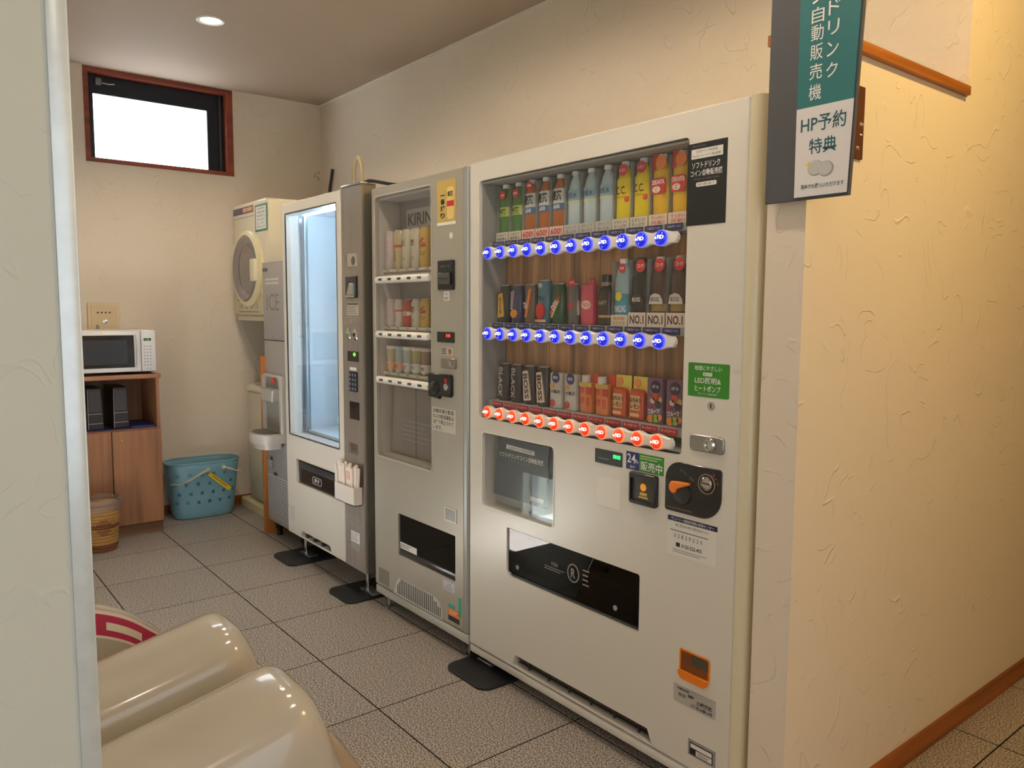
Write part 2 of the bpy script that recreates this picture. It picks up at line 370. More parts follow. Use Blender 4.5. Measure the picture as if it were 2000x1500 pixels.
txt('HP予約', 1.361, 1.727, .105, .036, F(-.0318), TEALI, pw); txt('特典', 1.362, 1.678, .064, .033, F(-.0318), TEALI, pw)
txt('現金でも購入いただけます', 1.364, 1.593, .10, .0105, F(-.0318), TEALI, pw)
for a, b, dz in ((1.347, 1.631, 0), (1.371, 1.627, .0006)):
    obj('coin_print', prism(ell(a, b, .018, .0165), -.0318-dz, -.0312), M('coin_rim', (150, 150, 150), .5), pw); obj('coin_print', prism(ell(a-.001, b+.001, .0165, .015), -.0321-dz, -.0312), M('coin_face', (196, 196, 196), .5), pw)
obj('sparkle_print', prism([(1.331, 1.647), (1.333, 1.641), (1.339, 1.639), (1.333, 1.637), (1.331, 1.631), (1.329, 1.637), (1.323, 1.639), (1.329, 1.641)], -.0322, -.0312), M('sparkle', (232, 208, 110), .5), pw)
bs = thing('room_sign', 'narrow dark brown plate with tiny white characters on the yellow wall behind the sign', 'sign', (X1, .2, 1.683))
obj('plate', prism(rrect(.10, .226, 1.683, 1.852, .002), X1+.006, X1, 'x', ch=.001), wood('sign_brown', (92, 52, 36)), bs)
txt('案内', .213, 1.765, .016, .008, G(X1+.0066), WINK, bs, 0); obj('dash', box(X1+.006, X1+.0068, .207, .218, 1.739, 1.742), WINK, bs); txt('門', .200, 1.708, .012, .008, G(X1+.0066), WINK, bs, 0)

# ================================================================== WHITE DRINK MACHINE (nearest)
bmx = thing('drink_vending_machine', 'large white drink vending machine with three rows of lit push buttons', 'vending machine', (.6, .35, 0))
XR = 1.156
win = rrect(.063, .975, .938, 1.762, .012); pbx = rrect(.084, .466, .625, .887, .014); slot = rrect(.226, .838, .404, .574, (.03, .008, .008, .004))
vent = [(.262, .0955), (.897, .0955), (.878, .1345), (.275, .1345)]
obj('door', prism(rrect(.004, XR, .085, 1.83, .004), 0, .12, holes=[win, pbx, slot, vent], ch=.005), WHITE, bmx)
q = [(XR, 0), (XR+.012, .001), (XR+.024, .007), (XR+.031, .017), (XR+.034, .03), (XR+.034, .12), (XR, .12)]
obj('door_edge', prism(q, .085, 1.83, 'z'), TRIMW, bmx)
obj('skirt', box(.004, XR+.034, .002, .05, .053, .081, .004), WHITE, bmx)
cb = box(.012, XR+.036, .13, .70, .06, 1.822, .004); obj('cabinet', cb, M('cabinet_grey', (196, 196, 190), .4), bmx)
obj('gasket', box(.014, XR+.03, .119, .131, .08, 1.815), DGREY, bmx)
SIDE = obj('side_channel', box(XR+.0345, XR+.046, .05, .115, .07, 1.81, .003), M('side_grey', (150, 150, 146), .4, .3), bmx)
# display case
ln = nb(); box(.0635, .070, .012, .118, .942, 1.758, bm=ln); box(.968, .9745, .012, .118, .942, 1.758, bm=ln); box(.07, .968, .012, .118, 1.752, 1.7585, bm=ln); box(.07, .968, .012, .118, .9415, .95, bm=ln)
obj('case_lining', ln, LINER, bmx)
bw = obj('case_back', box(.070, .968, .112, .118, .95, 1.752), wood('case_wood', (186, 138, 92), amt=.3, scale=40), bmx)
for z0, z1, zs in ((1.54, 1.752, 'grey'), ): obj('case_back_card', box(.071, .967, .109, .112, z0, z1), M('card_blue_grey', (126, 146, 150), .5), bmx)
for k in range(8): obj('plank_groove', box(.075+k*.118, .0765+k*.118, .1112, .112, .95, 1.54), M('groove', (120, 82, 50), .7), bw)
obj('case_glass', box(.066, .972, .010, .014, .941, 1.759), GLASS, bmx)
tk = nb(); rnd = random.Random(3)
BTN_B = M('button_blue', (22, 40, 210), .12, coat=.8, emit=.45, ecol=(26, 44, 255)); BTN_R = M('button_red', (236, 70, 26), .12, coat=.8, emit=.55, ecol=(255, 66, 18))
RIM_B = M('button_rim_blue', (90, 100, 255), .3, emit=1.1, ecol=(70, 80, 255)); RIM_R = M('button_rim_red', (255, 150, 110), .3, emit=.9, ecol=(255, 120, 80))
SPOTB = M('button_spot', (200, 225, 255), .2, emit=3, ecol=(190, 220, 255)); SPOTR = M('button_spot_red', (255, 225, 200), .2, emit=2.5, ecol=(255, 210, 170)); GLOWW = M('button_print', (255, 255, 255), .3, emit=2.2)
PB = .0703; tagm = M('cold_tag', (32, 36, 108), .45); tagh = M('hot_tag', (190, 22, 36), .45); DOME = {}
for row, (zc, zb, cold) in enumerate(((1.5125, 1.553, 1), (1.237, 1.274, 1), (.963, 1.000, 0))):
    # scalloped button bar
    top = []; bot = []
    N = 120
    for k in range(N+1):
        x = .088+(.946-.088)*k/N; e = min(1, math.sqrt(max(0, 1-max(0, 1-(x-.088)/.02)**2)), math.sqrt(max(0, 1-max(0, 1-(.946-x)/.012)**2)))
        hgt = (.0185+.0035*math.cos(2*PI*(x-.12)/PB))*max(.25, e); top.append((x, zc+hgt)); bot.append((x, zc-hgt))
    bar = obj('button_bar', prism(bot+top[::-1], -.005, .009, ch=.003), WHITE2, bmx)
    for k in range(12):
        x = .12+PB*k
        rim = obj('button_rim', lathe([(.0215, 0), (.0215, -.003), (.019, -.004)], x, -.005, zc, 20, axis='y'), RIM_B if cold else RIM_R, bar)
        bt = obj('button', lathe([(.0195, 0), (.019, -.004), (.0165, -.008), (.0115, -.0115), (.006, -.013), (.001, -.0135)], x, -.005, zc, 20, axis='y'), BTN_B if cold else BTN_R, bar)
        txt('PiD', x+.006, zc+.002, .018, .010, (lambda a, b, x=x, z=zc: (a, -.0194+.42*((a-x)**2+(b-z)**2)/.0195, b)), GLOWW, bar, .02)
        obj('button_lamp', lathe([(.0032, 0), (.0026, -.001)], x-.0095, -.0172, zc, 10, axis='y'), SPOTB if cold else SPOTR, bar)
    for k in range(12):
        x = .128+.0703*k+.004; t = plate('temperature_tag', x-.030, x+.030, zb-.019, zb-.001, .030, tagm if cold else tagh, bmx, .002)
        txt('つめた〜い' if cold else 'あったか〜い', x, zb-.0085, .050, .0075, F(.0275), WINK, t, 0)
    obj('sample_ledge', box(.071, .967, .032, .108, zb-.022, zb, .001), LINER, bmx)
# lower poster box
obj('poster_tray', box(.085, .465, .06, .10, .627, .885), M('tray_grey', (176, 180, 180), .4), bmx)
pp = obj('poster', prism([(.150, .672), (.430, .671), (.443, .876), (.176, .880)], .050, .058), M('poster_slate', (50, 58, 64), .5), bmx)
lab = obj('poster_strip', prism([(.222, .842), (.372, .839), (.373, .853), (.223, .857)], .0488, .050), PAPER, pp)
txt('公式サイト予約特典', .298, .8478, .13, .009, F(.0484), INK, pp, 0)
txt('ソフトドリンクコイン自動販売機', .302, .820, .235, .018, F(.0490), WINK, pp); txt('Soft drink coin vending machine', .300, .803, .11, .006, F(.0490), GINK, pp, 0)
obj('poster_strip', prism([(.352, .686), (.42, .686), (.4205, .699), (.3525, .699)], .0488, .050), PAPER, pp); txt('現金でも購入可能です', .386, .6925, .06, .006, F(.0484), INK, pp, 0)
pp.location = (-.025, -.030, 0)
obj('poster_glass', box(.086, .464, .010, .013, .627, .885), GLASS, bmx)
obj('poster_frame', prism(rrect(.080, .470, .621, .891, .016), -.002, .0, holes=[pbx]), WHITE2, bmx)
# money side
lc = obj('price_display', prism(rrect(.653, .763, .870, .912, .003), -.002, .004), BLACK, bmx)
txt('売切', .742, .897, .03, .012, F(-.0024), M('led_green', (40, 255, 110), .4, emit=3, ecol=(40, 255, 110)), lc, .02); lines(.668, .712, .882, .889, 1, -.0024, GINK, lc)
st = plate('open_sticker', .779, .917, .871, .9215, 0, GREEN, bmx); obj('open_sticker_blue', box(.779, .8275, -.0016, -.0012, .871, .9215), BLUE, st)
txt('24', .799, .903, .032, .026, F(-.0020), WINK, st); txt('h', .820, .897, .009, .012, F(-.0020), WINK, st, .01); txt('消灯', .804, .879, .022, .008, F(-.0020), WINK, st, 0)
txt('販売中', .873, .888, .078, .027, F(-.0018), WINK, st, .012); lines(.832, .912, .905, .9185, 2, -.0018, M('pale_ink', (190, 222, 170), .6), st)
bl = thing_bill = obj('bill_reader', prism(rrect(.798, .900, .778, .868, .008), -.012, .004, holes=[rrect(.806, .886, .790, .852, .004)], ch=.003), BLACK, bmx)
obj('bill_window', box(.806, .886, -.004, .003, .790, .852), M('bill_screen', (66, 62, 54), .2, coat=.5), bl)
obj('bill_icon', prism(ell(.848, .828, .011, .011, 14), -.0052, -.004), M('icon_amber', (214, 140, 20), .4, emit=.5), bl); obj('bill_icon', box(.836, .862, -.0052, -.004, .805, .813), M('icon_olive', (170, 140, 50), .4, emit=.3), bl); obj('bill_icon', box(.832, .866, -.0052, -.004, .797, .802), MATS['icon_olive'], bl)
obj('blank_cover', prism(rrect(.659, .757, .741, .829, .002), -.0014, .002, ch=.001), WHITE2, bmx)
cp = obj('coin_panel', prism(rrect(.925, .1108*10, .783, .919, (.008, .062, .010, .05), 8), -.003, .003, ch=.001), BLACK, bmx)
lv = nb(); lv = prism([(.950, .838), (.960, .834), (.968, .838), (.972, .848), (1.012, .864), (1.012, .870), (.966, .868), (.952, .866), (.945, .856), (.945, .846)], -.014, -.004, ch=.003)
obj('return_lever', lv, ORANGE, cp); obj('lever_boss', lathe([(.030, 0), (.028, -.004), (.01, -.005)], .985, -.003, .836, 24, axis='y'), BLACK, cp)
obj('coin_ring', lathe([(.0265, 0), (.0265, -.0012), (.0245, -.0012), (.0245, 0)], 1.062, -.003, .876, 28, axis='y', cap=False), M('ring_ink', (170, 140, 126), .5), cp)
sl = obj('coin_slot', lathe([(.018, 0), (.018, -.005), (.014, -.008), (.013, -.006), (.001, -.006)], 1.064, -.003, .878, 24, axis='y'), CHROME, cp); obj('coin_gap', box(1.053, 1.076, -.0105, -.008, .8765, .8795), INK, cp)
txt('おつり・返却', .999, .889, .05, .009, F(-.0036), GINK, cp, 0, rot=-.5); txt('コイン', 1.089, .893, .034, .012, F(-.0036), M('copper_ink', (190, 110, 80), .5), cp, .01, rot=-.9); lines(.932, 1.02, .790, .796, 1, -.0036, M('brown_ink', (120, 84, 70), .6), cp)
sv = plate('service_strip', .936, 1.098, .757, .770, 0, M('navy_strip', (26, 28, 74), .5), bmx); txt('サントリー自動販売機お客様センター', 1.018, .7635, .14, .0085, F(-.0016), WINK, sv, 0)
ss = plate('service_label', .936, 1.098, .664, .7565, 0, M('label_white', (228, 226, 220), .5), bmx, .0008); txt('故障・お問い合わせの際は下記番号をお知らせください', 1.018, .748, .11, .008, F(-.0012), INK, ss, 0)
for k, d in enumerate('02129220'): txt(d, .962+k*.0125, .718, .0028 if d == '1' else .006, .010, F(-.0012), INK, ss, 0)
lines(.946, 1.075, .728, .736, 1, -.0012, GINK, ss, .35); txt('0120-522-403', 1.018, .694, .066, .010, F(-.0012), INK, ss, .02); obj('phone_print', box(.966, .979, -.0012, -.0008, .689, .700), INK, ss); lines(.955, 1.07, .672, .683, 2, -.0012, GINK, ss, .3)
# lock, key, stickers
lk = obj('lock_plate', prism(rrect(1.004, 1.113, .958, 1.002, .012), -.006, .002, ch=.003), M('lock_grey', (150, 148, 144), .3, .6), bmx)
obj('lock_barrel', lathe([(.018, 0), (.018, -.008), (.014, -.013), (.010, -.013), (.009, -.008), (.001, -.008)], 1.074, -.006, .981, 24, axis='y'), CHROME, lk); obj('lock_grip', prism([(1.044, .981), (1.062, .966), (1.074, .961), (1.074, 1.0), (1.062, .996)], -.008, -.006), GREYP, lk)
ky = obj('key_lock', lathe([(.0115, 0), (.011, -.003), (.007, -.0035), (.001, -.003)], 1.068, 0, 1.079, 20, axis='y'), CHROME, bmx); obj('key_slit', box(1.067, 1.069, -.0042, -.0034, 1.073, 1.086), INK, ky)
ge = plate('eco_sticker', .992, 1.120, 1.100, 1.187, 0, GREEN, bmx, .0012, .004)
txt('地球にやさしい', 1.055, 1.174, .085, .013, F(-.0018), WINK, ge, .01); obj('eco_chip', box(1.040, 1.068, -.0016, -.0012, 1.154, 1.163), WINK, ge); txt('省エネ!', 1.054, 1.1585, .024, .006, F(-.0020), GREEN, ge, .01)
txt('LED照明&', 1.055, 1.142, .082, .016, F(-.0018), WINK, ge, .01); txt('ヒートポンプ', 1.055, 1.122, .080, .016, F(-.0018), WINK, ge, .01); txt('サントリー SUNTORY', 1.055, 1.108, .06, .005, F(-.0018), WINK, ge, 0)
obj('corner_tape', prism([(1.132, 1.166), (1.153, 1.166), (1.153, 1.178), (1.132, 1.178)], -.0006, 0), M('clear_tape', (214, 208, 192), .3), bmx)
tp = plate('poster', .972, 1.093, 1.537, 1.742, 0, M('poster_black', (26, 30, 34), .45), bmx, .0015)
obj('poster_strip', box(.984, 1.081, -.0019, -.0015, 1.703, 1.727), PAPER, tp); txt('公式サイト予約特典', 1.032, 1.7205, .066, .007, F(-.0023), INK, tp, 0); txt('2m 以上 ルートイン宿泊者様', 1.032, 1.710, .085, .007, F(-.0023), INK, tp, 0)
txt('Route Inn Hotels', 1.008, 1.735, .04, .005, F(-.0019), GINK, tp, 0); txt('ソフトドリンク', 1.030, 1.687, .086, .016, F(-.0019), WINK, tp); txt('コイン自動販売機', 1.032, 1.667, .098, .016, F(-.0019), WINK, tp)
txt('Soft drink coin vending machine', 1.032, 1.652, .08, .005, F(-.0019), GINK, tp, 0); obj('poster_strip', prism(rrect(1.001, 1.064, 1.633, 1.644, .004), -.0019, -.0015), PAPER, tp); txt('現金でも購入可能です', 1.032, 1.6385, .052, .006, F(-.0023), INK, tp, 0)
# delivery slot
dv = obj('delivery_tray', prism(slot, .09, .115), M('tray_dark', (70, 68, 66), .5), bmx)
obj('delivery_floor', box(.23, .835, .01, .1, .404, .412), DGREY, dv); obj('delivery_bar', box(.235, .83, .015, .03, .412, .435, .004), BLACK, dv); obj('delivery_shelf', box(.50, .83, .04, .09, .44, .47), INK, dv)
fp = obj('delivery_flap', prism([(.230, .418), (.834, .418), (.834, .570), (.230, .570)], .006, .011), SMOKE, bmx)
em = M('etched_print', (150, 146, 140), .5)
obj('flap_emblem', prism(ell(.557, .500, .027, .030, 28), .0052, .0058, holes=[ell(.557, .500, .023, .026, 28)]), em, fp); txt('R', .557, .500, .02, .03, F(.0050), em, fp, .02)
txt('PUSH', .470, .505, .03, .012, F(.0050), em, fp, 0); lines(.42, .52, .48, .495, 2, .0050, em, fp, .3); lines(.60, .63, .47, .53, 4, .0050, em, fp, .25)
for a in (.28, .74): obj('flap_knob', lathe([(.008, 0), (.008, -.002), (.003, -.003)], a, .006, .445, 14, axis='y'), GREYP, fp)
# bottom vent and coin return
obj('vent_back', box(.262, .9, .045, .05, .094, .137), MATTE, bmx)
for k in range(3): obj('vent_slat', box(.27, .885, .02, .04, .101+k*.012, .1035+k*.012), M('slat_brown', (96, 88, 76), .5), bmx)
for k in range(6): obj('vent_rib', box(.33+k*.1, .333+k*.1, .016, .042, .096, .134), DGREY, bmx)
co = obj('coin_return', prism(rrect(.988, 1.089, .331, .414, (.03, .03, .01, .006), 6), -.002, .003, holes=[rrect(.993, 1.084, .353, .409, (.004, .004, .008, .004))], ch=.001), ORANGE, bmx)
obj('coin_cup', box(.993, 1.084, -.0008, .003, .353, .409), M('cup_inside', (120, 62, 14), .35, coat=.3), co); obj('coin_cup_lip', prism(rrect(.990, 1.087, .333, .356, (.018, .018, .002, .002), 6), -.011, -.002, ch=.0015), ORANGE, co); obj('coin_cup_mirror', box(1.03, 1.082, -.0012, -.0007, .378, .408), M('cup_glass', (74, 74, 66), .15, coat=.6), co)
cs = plate('address_sticker', .971, 1.110, .259, .309, 0, M('sticker_silver', (190, 188, 184), .4, .2), bmx); txt('自動販売機', 1.004, .300, .04, .007, F(-.0016), INK, cs, .01); txt('秋田', 1.0, .284, .024, .010, F(-.0016), INK, cs, .01); txt('土崎港西', 1.073, .282, .05, .012, F(-.0016), INK, cs, .02); txt('2丁目24番16号', 1.066, .268, .07, .009, F(-.0016), INK, cs, .02); txt('設置場所', 1.030, .290, .02, .008, F(-.0016), INK, cs, .02)
rp = plate('rating_plate', 1.025, 1.114, .129, .173, 0, GREYP, bmx); obj('rating_inner', box(1.031, 1.106, -.0016, -.0012, .133, .166), INK, rp); obj('rating_inner', box(1.034, 1.103, -.0020, -.0016, .152, .163), PAPER, rp); obj('rating_inner', box(1.052, 1.103, -.0020, -.0016, .135, .149), PAPER, rp); lines(1.056, 1.1, .137, .147, 3, -.0024, GINK, rp)
# feet and mat
for a in (.06, 1.12):
    zf = .012 if a < 1 else 0
    ft = obj('foot', lathe([(.022, 0), (.022, .008), (.010, .012), (.010, .058)], a, .06, zf, 14), CHROME, bmx)
    obj('foot_bracket', box(a-.05, a+.04, .03, .09, zf+.002, zf+.01, .002), STEEL, ft)
def mat_pad(x0, x1, lab):
    solid('rubber_mat', prism(rrect(x0, x1, -.092, .32, .045, 6), .012, 0, 'z', ch=.004), MAT_R, lab, 'mat', ((x0+x1)/2, .1, 0), 'black rubber pads under the machine feet')
mat_pad(-.035, .215, 'black rubber pad under the foot of the white drink machine')
mat_pad(-1.03, -.80, 'black rubber pad under the right foot of the glass-front snack machine'); mat_pad(-1.70, -1.45, 'black rubber pad under the left foot of the glass-front snack machine')

# ================================================================== DISPLAY SAMPLES IN THE WHITE MACHINE
def col(rgb, rough=.28, coat=.35): return M('print_%d_%d_%d' % rgb, rgb, rough, coat=coat)
YS = .070; RS = .0300; SYQ = .60
def wrap(cx, yc, rr=RS, sy=SYQ, lift=.0012):
    return lambda a, b: (a, yc-sy*math.sqrt(max(0, (rr+lift/sy)**2-min(abs(a-cx), rr*.98)**2)), b)
BOTTLE = [(.026, 0), (.0300, .004), (.0300, .112), (.0292, .136), (.023, .160), (.0135, .178), (.012, .182)]
def band(cx, yc, zb, z0, z1, rgb, parent, rr=RS, name='label_band', n=20):
    return obj(name, lathe([(rr+.0004, z0), (rr+.0006, (z0+z1)/2), (rr+.0004, z1)], cx, yc, zb, n, sy=SYQ, cap=False), col(rgb, .4, .1), parent)
def badge(cx, cz, y, parent, rgb=(206, 36, 44), s='', rr=.0145):
    b = obj('badge', prism(ell(cx, cz, rr, rr, 18), y-.001, y), col(rgb, .4, .1), parent)
    if s: txt(s, cx, cz, rr*1.35, rr*.55, F(y-.0014), WINK, b, .01)
def card(cx, zb, parent, l1, l2, mat, h=.032, w_=.033, rgb=(226, 218, 202), y=.052):
    k = obj('caption_card', box(cx-w_, cx+w_, y-.001, y, zb, zb+h), col(rgb, .5, 0), parent)
    if l2: txt(l1, cx, zb+h*.70, w_*1.5, h*.30, F(y-.0014), mat, k, .01); txt(l2, cx, zb+h*.30, w_*1.5, h*.32, F(y-.0014), mat, k, .01)
    else: txt(l1, cx, zb+h*.5, w_*1.6, h*.62, F(y-.0014), mat, k, .02)
def bottle(t, cx, zb, rgb, h=1.0, cap=(236, 236, 232), clear=None, prof=BOTTLE):
    p = [(a, b*h) for a, b in prof]
    obj('body', lathe(p, cx, YS, zb, 24, sy=SYQ), clear or col(rgb), t)
    obj('cap', lathe([(.0135, 0), (.0135, .012), (.012, .0135)], cx, YS, zb+p[-1][1], 18, sy=.9), col(cap, .4), t)
    obj('sleeve_card', box(cx-.0335, cx+.0335, .0985, .1005, zb, zb+.196), M('sleeve_card', (156, 156, 146), .45), t)
    for sg_ in (-1, 1): obj('sleeve_edge', box(cx+sg_*.0336-.0006, cx+sg_*.0336+.0006, .055, .0985, zb, zb+.19), M('sleeve_clear', (196, 198, 190), .2, alpha=.35), t)
def can(t, cx, zb, rgb, h=.128, rr=.0265):
    obj('body', lathe([(rr-.004, 0), (rr, .006), (rr, h-.012), (rr-.005, h-.003), (rr-.005, h)], cx, YS, zb, 24, sy=.75), col(rgb), t)
    obj('lid', lathe([(rr-.0045, h), (rr-.004, h+.003), (rr-.007, h+.002)], cx, YS, zb, 24, sy=.75), M('tin', (190, 190, 188), .3, .9), t)
ORD = ['first', 'second', 'third', 'fourth', 'fifth', 'sixth', 'seventh', 'eighth', 'ninth', 'tenth', 'eleventh', 'last']
ZR = (1.553, 1.274, 1.000)
def sx(k): return .123+PB*k+.0035
def S(row, k, name, label, cat):
    return thing(name, label, cat, (sx(k), YS, ZR[row]), 'display samples in the white drink machine')
CAPK = [INK]
for k in range(12):
    x = sx(k); zb = ZR[0]
    if k < 2:
        t = S(0, k, 'tea_bottle', 'green tea bottle sample, %s from the left in the top row' % ORD[k], 'bottle'); bottle(t, x, zb, (70, 120, 40)); card(x, zb, t, 'いれたて', '緑茶香る', INK)
        band(x, YS, zb, .034, .125, (62, 112, 40), t); band(x, YS, zb, .086, .118, (172, 190, 92), t, RS+.0004); txt('緑茶', x, zb+.101, .036, .024, wrap(x, YS, RS+.001), INK, t, .02); badge(x+.002, zb+.158, .052, t, s='新茶')
    elif k < 5:
        t = S(0, k, 'barley_tea_bottle', 'amber barley tea bottle sample, %s of three in the top row' % ORD[k-2], 'bottle'); bottle(t, x, zb, (176, 100, 40)); card(x, zb, t, '600!', '', RED, rgb=(236, 206, 190))
        band(x, YS, zb, .085, .150, (206, 208, 206), t, RS); band(x, YS, zb, .082, .104, (70, 104, 150), t, RS+.0004)
        txt('麦茶', x, zb+.128, .042, .032, wrap(x, YS, RS+.001), INK, t, .03); txt('600', x, zb+.0935, .028, .013, wrap(x, YS, RS+.0014), WINK, t, .01)
        if k == 2: badge(x, zb+.176, .056, t, s='増量')
    elif k < 8:
        t = S(0, k, 'water_bottle', 'clear mineral water bottle sample, %s of three in the top row' % ORD[k-5], 'bottle'); bottle(t, x, zb, (168, 190, 200), clear=M('pet_water', (186, 206, 214), .12, coat=.6)); card(x, zb, t, '冷たくて', '澄んだ水', GINK, rgb=(206, 204, 196))
        band(x, YS, zb, .098, .138, (150, 186, 206), t); txt('天然水', x, zb+.120, .040, .018, wrap(x, YS, RS+.001), M('deep_blue_ink', (50, 80, 120), .5), t, .02); band(x, YS, zb, .098, .104, (200, 206, 130), t, RS+.0003)
        if k == 7: obj('backing_card', box(x-.033, x+.033, .096, .098, zb+.03, zb+.185), col((30, 104, 148), .5, 0), t)
    elif k < 10:
        t = S(0, k, 'lemon_soda_bottle', 'bright yellow lemon soda bottle sample, %s of its pair in the top row' % ('left' if k == 8 else 'right'), 'bottle'); bottle(t, x, zb, (222, 196, 14)); card(x, zb, t, 'ビタミンC', 'たっぷり!', INK)
        band(x, YS, zb, .034, .145, (226, 204, 16), t); txt('C.C.', x-.002, zb+.112, .038, .022, wrap(x, YS, RS+.001), INK, t, .01); txt('Lemon', x-.002, zb+.094, .03, .008, wrap(x, YS, RS+.001), M('olive_ink', (120, 110, 20), .5), t, 0)
        badge(x+.002, zb+.170, .056, t, (196, 30, 60), 'レモン', .017); obj('backing_card', box(x-.033, x+.033, .096, .098, zb+.03, zb+.195), col((58, 110, 150) if k == 8 else (86, 96, 120), .5, 0), t)
        obj('badge', lathe([(.011, 0), (.008, -.004), (.001, -.006)], x+.015, .058, zb+.086, 16, axis='y'), col((226, 84, 40)), t)
    else:
        t = S(0, k, 'vitamin_drink_bottle', 'yellow vitamin drink bottle sample with red logo, %s of its pair in the top row' % ('left' if k == 10 else 'right'), 'bottle'); bottle(t, x, zb, (222, 176, 24)); card(x, zb, t, 'でっかい', '元氣!', RED, rgb=(232, 218, 200))
        band(x, YS, zb, .034, .150, (226, 182, 30), t); obj('logo', prism(rrect(x-.025, x+.025, zb+.086, zb+.13, .010), .0500, .0515), col((196, 34, 40), .4, 0), t)
        txt('DEKAVITA', x, zb+.119, .044, .013, F(.0496), WINK, t, .02); obj('logo', prism(ell(x-.006, zb+.099, .014, .009, 20), .0492, .0500), col((236, 226, 210), .4, 0), t); txt('C', x-.006, zb+.099, .008, .010, F(.0488), RED, t, .02)
        obj('badge', prism(ell(x+.004, zb+.172, .019, .019, 20), .0548, .056), col((232, 130, 50), .4, 0), t); obj('backing_card', prism([(x-.030, zb+.150), (x-.012, zb+.150), (x+.010, zb+.197), (x-.030, zb+.197)], .060, .062), col((200, 30, 36), .4, 0), t)
for k in range(12):
    x = sx(k); zb = ZR[1]; W_ = wrap(x, YS, .0265, .75)
    if k == 0:
        t = S(1, k, 'coffee_can', 'black and gold coffee can sample, far left of the middle row', 'can'); can(t, x, zb, (36, 30, 26)); obj('label', prism([(x-.020, zb+.016), (x+.014, zb+.022), (x+.006, zb+.104), (x-.016, zb+.098)], .0478, .052), col((202, 158, 48), .35, .2), t); txt('GOLD', x-.004, zb+.06, .012, .06, F(.0474), INK, t, .01)
    elif k == 1:
        t = S(1, k, 'coffee_can', 'navy and purple coffee can sample with orange emblem in the middle row', 'can'); can(t, x, zb, (58, 54, 96)); obj('label', prism([(x-.018, zb+.045), (x-.006, zb+.045), (x+.004, zb+.112), (x-.016, zb+.108)], .0478, .052), col((150, 130, 138), .35, .2), t); obj('label', prism(ell(x, zb+.032, .018, .014, 18), .0472, .052), col((206, 136, 44), .35, .2), t)
    elif k == 2:
        t = S(1, k, 'coffee_can', 'grey and brown coffee can sample with an orange swoosh in the middle row', 'can'); can(t, x, zb, (112, 92, 74)); obj('label', prism([(x-.012, zb+.02), (x-.002, zb+.02), (x+.022, zb+.115), (x+.010, zb+.115)], .0478, .052), col((222, 124, 44), .35, .2), t); txt('TEA', x-.008, zb+.06, .02, .02, F(.0472), WINK, t, .01)
    elif k == 3:
        t = S(1, k, 'tomato_juice_can', 'blue tomato juice can sample with a red tomato in the middle row', 'can'); can(t, x, zb, (72, 122, 142), .14, .0285); obj('label', prism(ell(x, zb+.042, .021, .027, 20), .0455, .05), col((190, 34, 34), .35, .2), t); txt('トマト', x, zb+.082, .044, .018, F(.0462), INK, t, .03); obj('label', box(x-.025, x+.025, .0465, .05, zb+.006, zb+.014), col((222, 180, 150), .4, 0), t); txt('熟', x, zb+.125, .018, .016, F(.0478), WINK, t, .01)
    elif k == 4:
        t = S(1, k, 'soda_can', 'dark green soda can sample with a red diagonal band in the middle row', 'can'); can(t, x, zb, (44, 84, 46)); obj('label', prism([(x-.024, zb+.036), (x-.018, zb+.028), (x+.022, zb+.082), (x+.018, zb+.094)], .0478, .053), col((196, 52, 40), .35, .2), t); txt('DEW', x, zb+.062, .034, .018, F(.0474), WINK, t, .02, rot=.85); obj('label', prism([(x-.020, zb+.022), (x-.012, zb+.02), (x+.020, zb+.075), (x+.016, zb+.08)], .0480, .053), col((176, 190, 110), .35, .2), t)
    elif k == 5:
        t = S(1, k, 'vitamin_drink_can', 'slim red and white vitamin drink can sample with a round badge in the middle row', 'can'); can(t, x, zb, (108, 104, 100), .125, .022); band(x, YS, zb, .03, .075, (206, 190, 176), t, .0225); txt('DAVI', x, zb+.058, .03, .022, F(.0535), RED, t, .02); badge(x+.008, zb+.132, .050, t, s='30', rr=.015)
    elif k == 6:
        t = S(1, k, 'pink_drink_pack', 'pink drink pack sample with a cream emblem in the middle row', 'drink pack'); obj('body', box(x-.028, x+.028, .055, .08, zb, zb+.125, .006), col((206, 76, 96)), t); obj('label', prism(ell(x-.002, zb+.062, .021, .014, 18), .0535, .055), col((226, 200, 186), .4, 0), t); txt('PEACH', x-.002, zb+.062, .03, .012, F(.0531), RED, t, .01); obj('neck', lathe([(.010, 0), (.010, .016), (.007, .02)], x+.012, .068, zb+.124, 14), col((200, 66, 84)), t)
    elif k == 7:
        t = S(1, k, 'coffee_bottle_can', 'dark brown aluminium coffee bottle sample with black screw cap in the middle row', 'bottle')
        obj('body', lathe([(.024, 0), (.0275, .004), (.0275, .098), (.0235, .110), (.016, .118), (.014, .122)], x, YS, zb, 24, sy=.8), col((52, 34, 28)), t); obj('neck', lathe([(.0145, .118), (.0145, .13)], x, YS, zb, 18), col((160, 146, 130)), t); obj('cap', lathe([(.016, .13), (.016, .150), (.0145, .152)], x, YS, zb, 18), col((24, 24, 24)), t); obj('label_band', lathe([(.0279, .024), (.0279, .031)], x, YS, zb, 24, sy=.8, cap=False), col((206, 150, 90)), t); txt('CRAFT', x, zb+.068, .036, .012, wrap(x, YS, .0275, .8), col((200, 176, 130)), t, .01)
    elif k == 8:
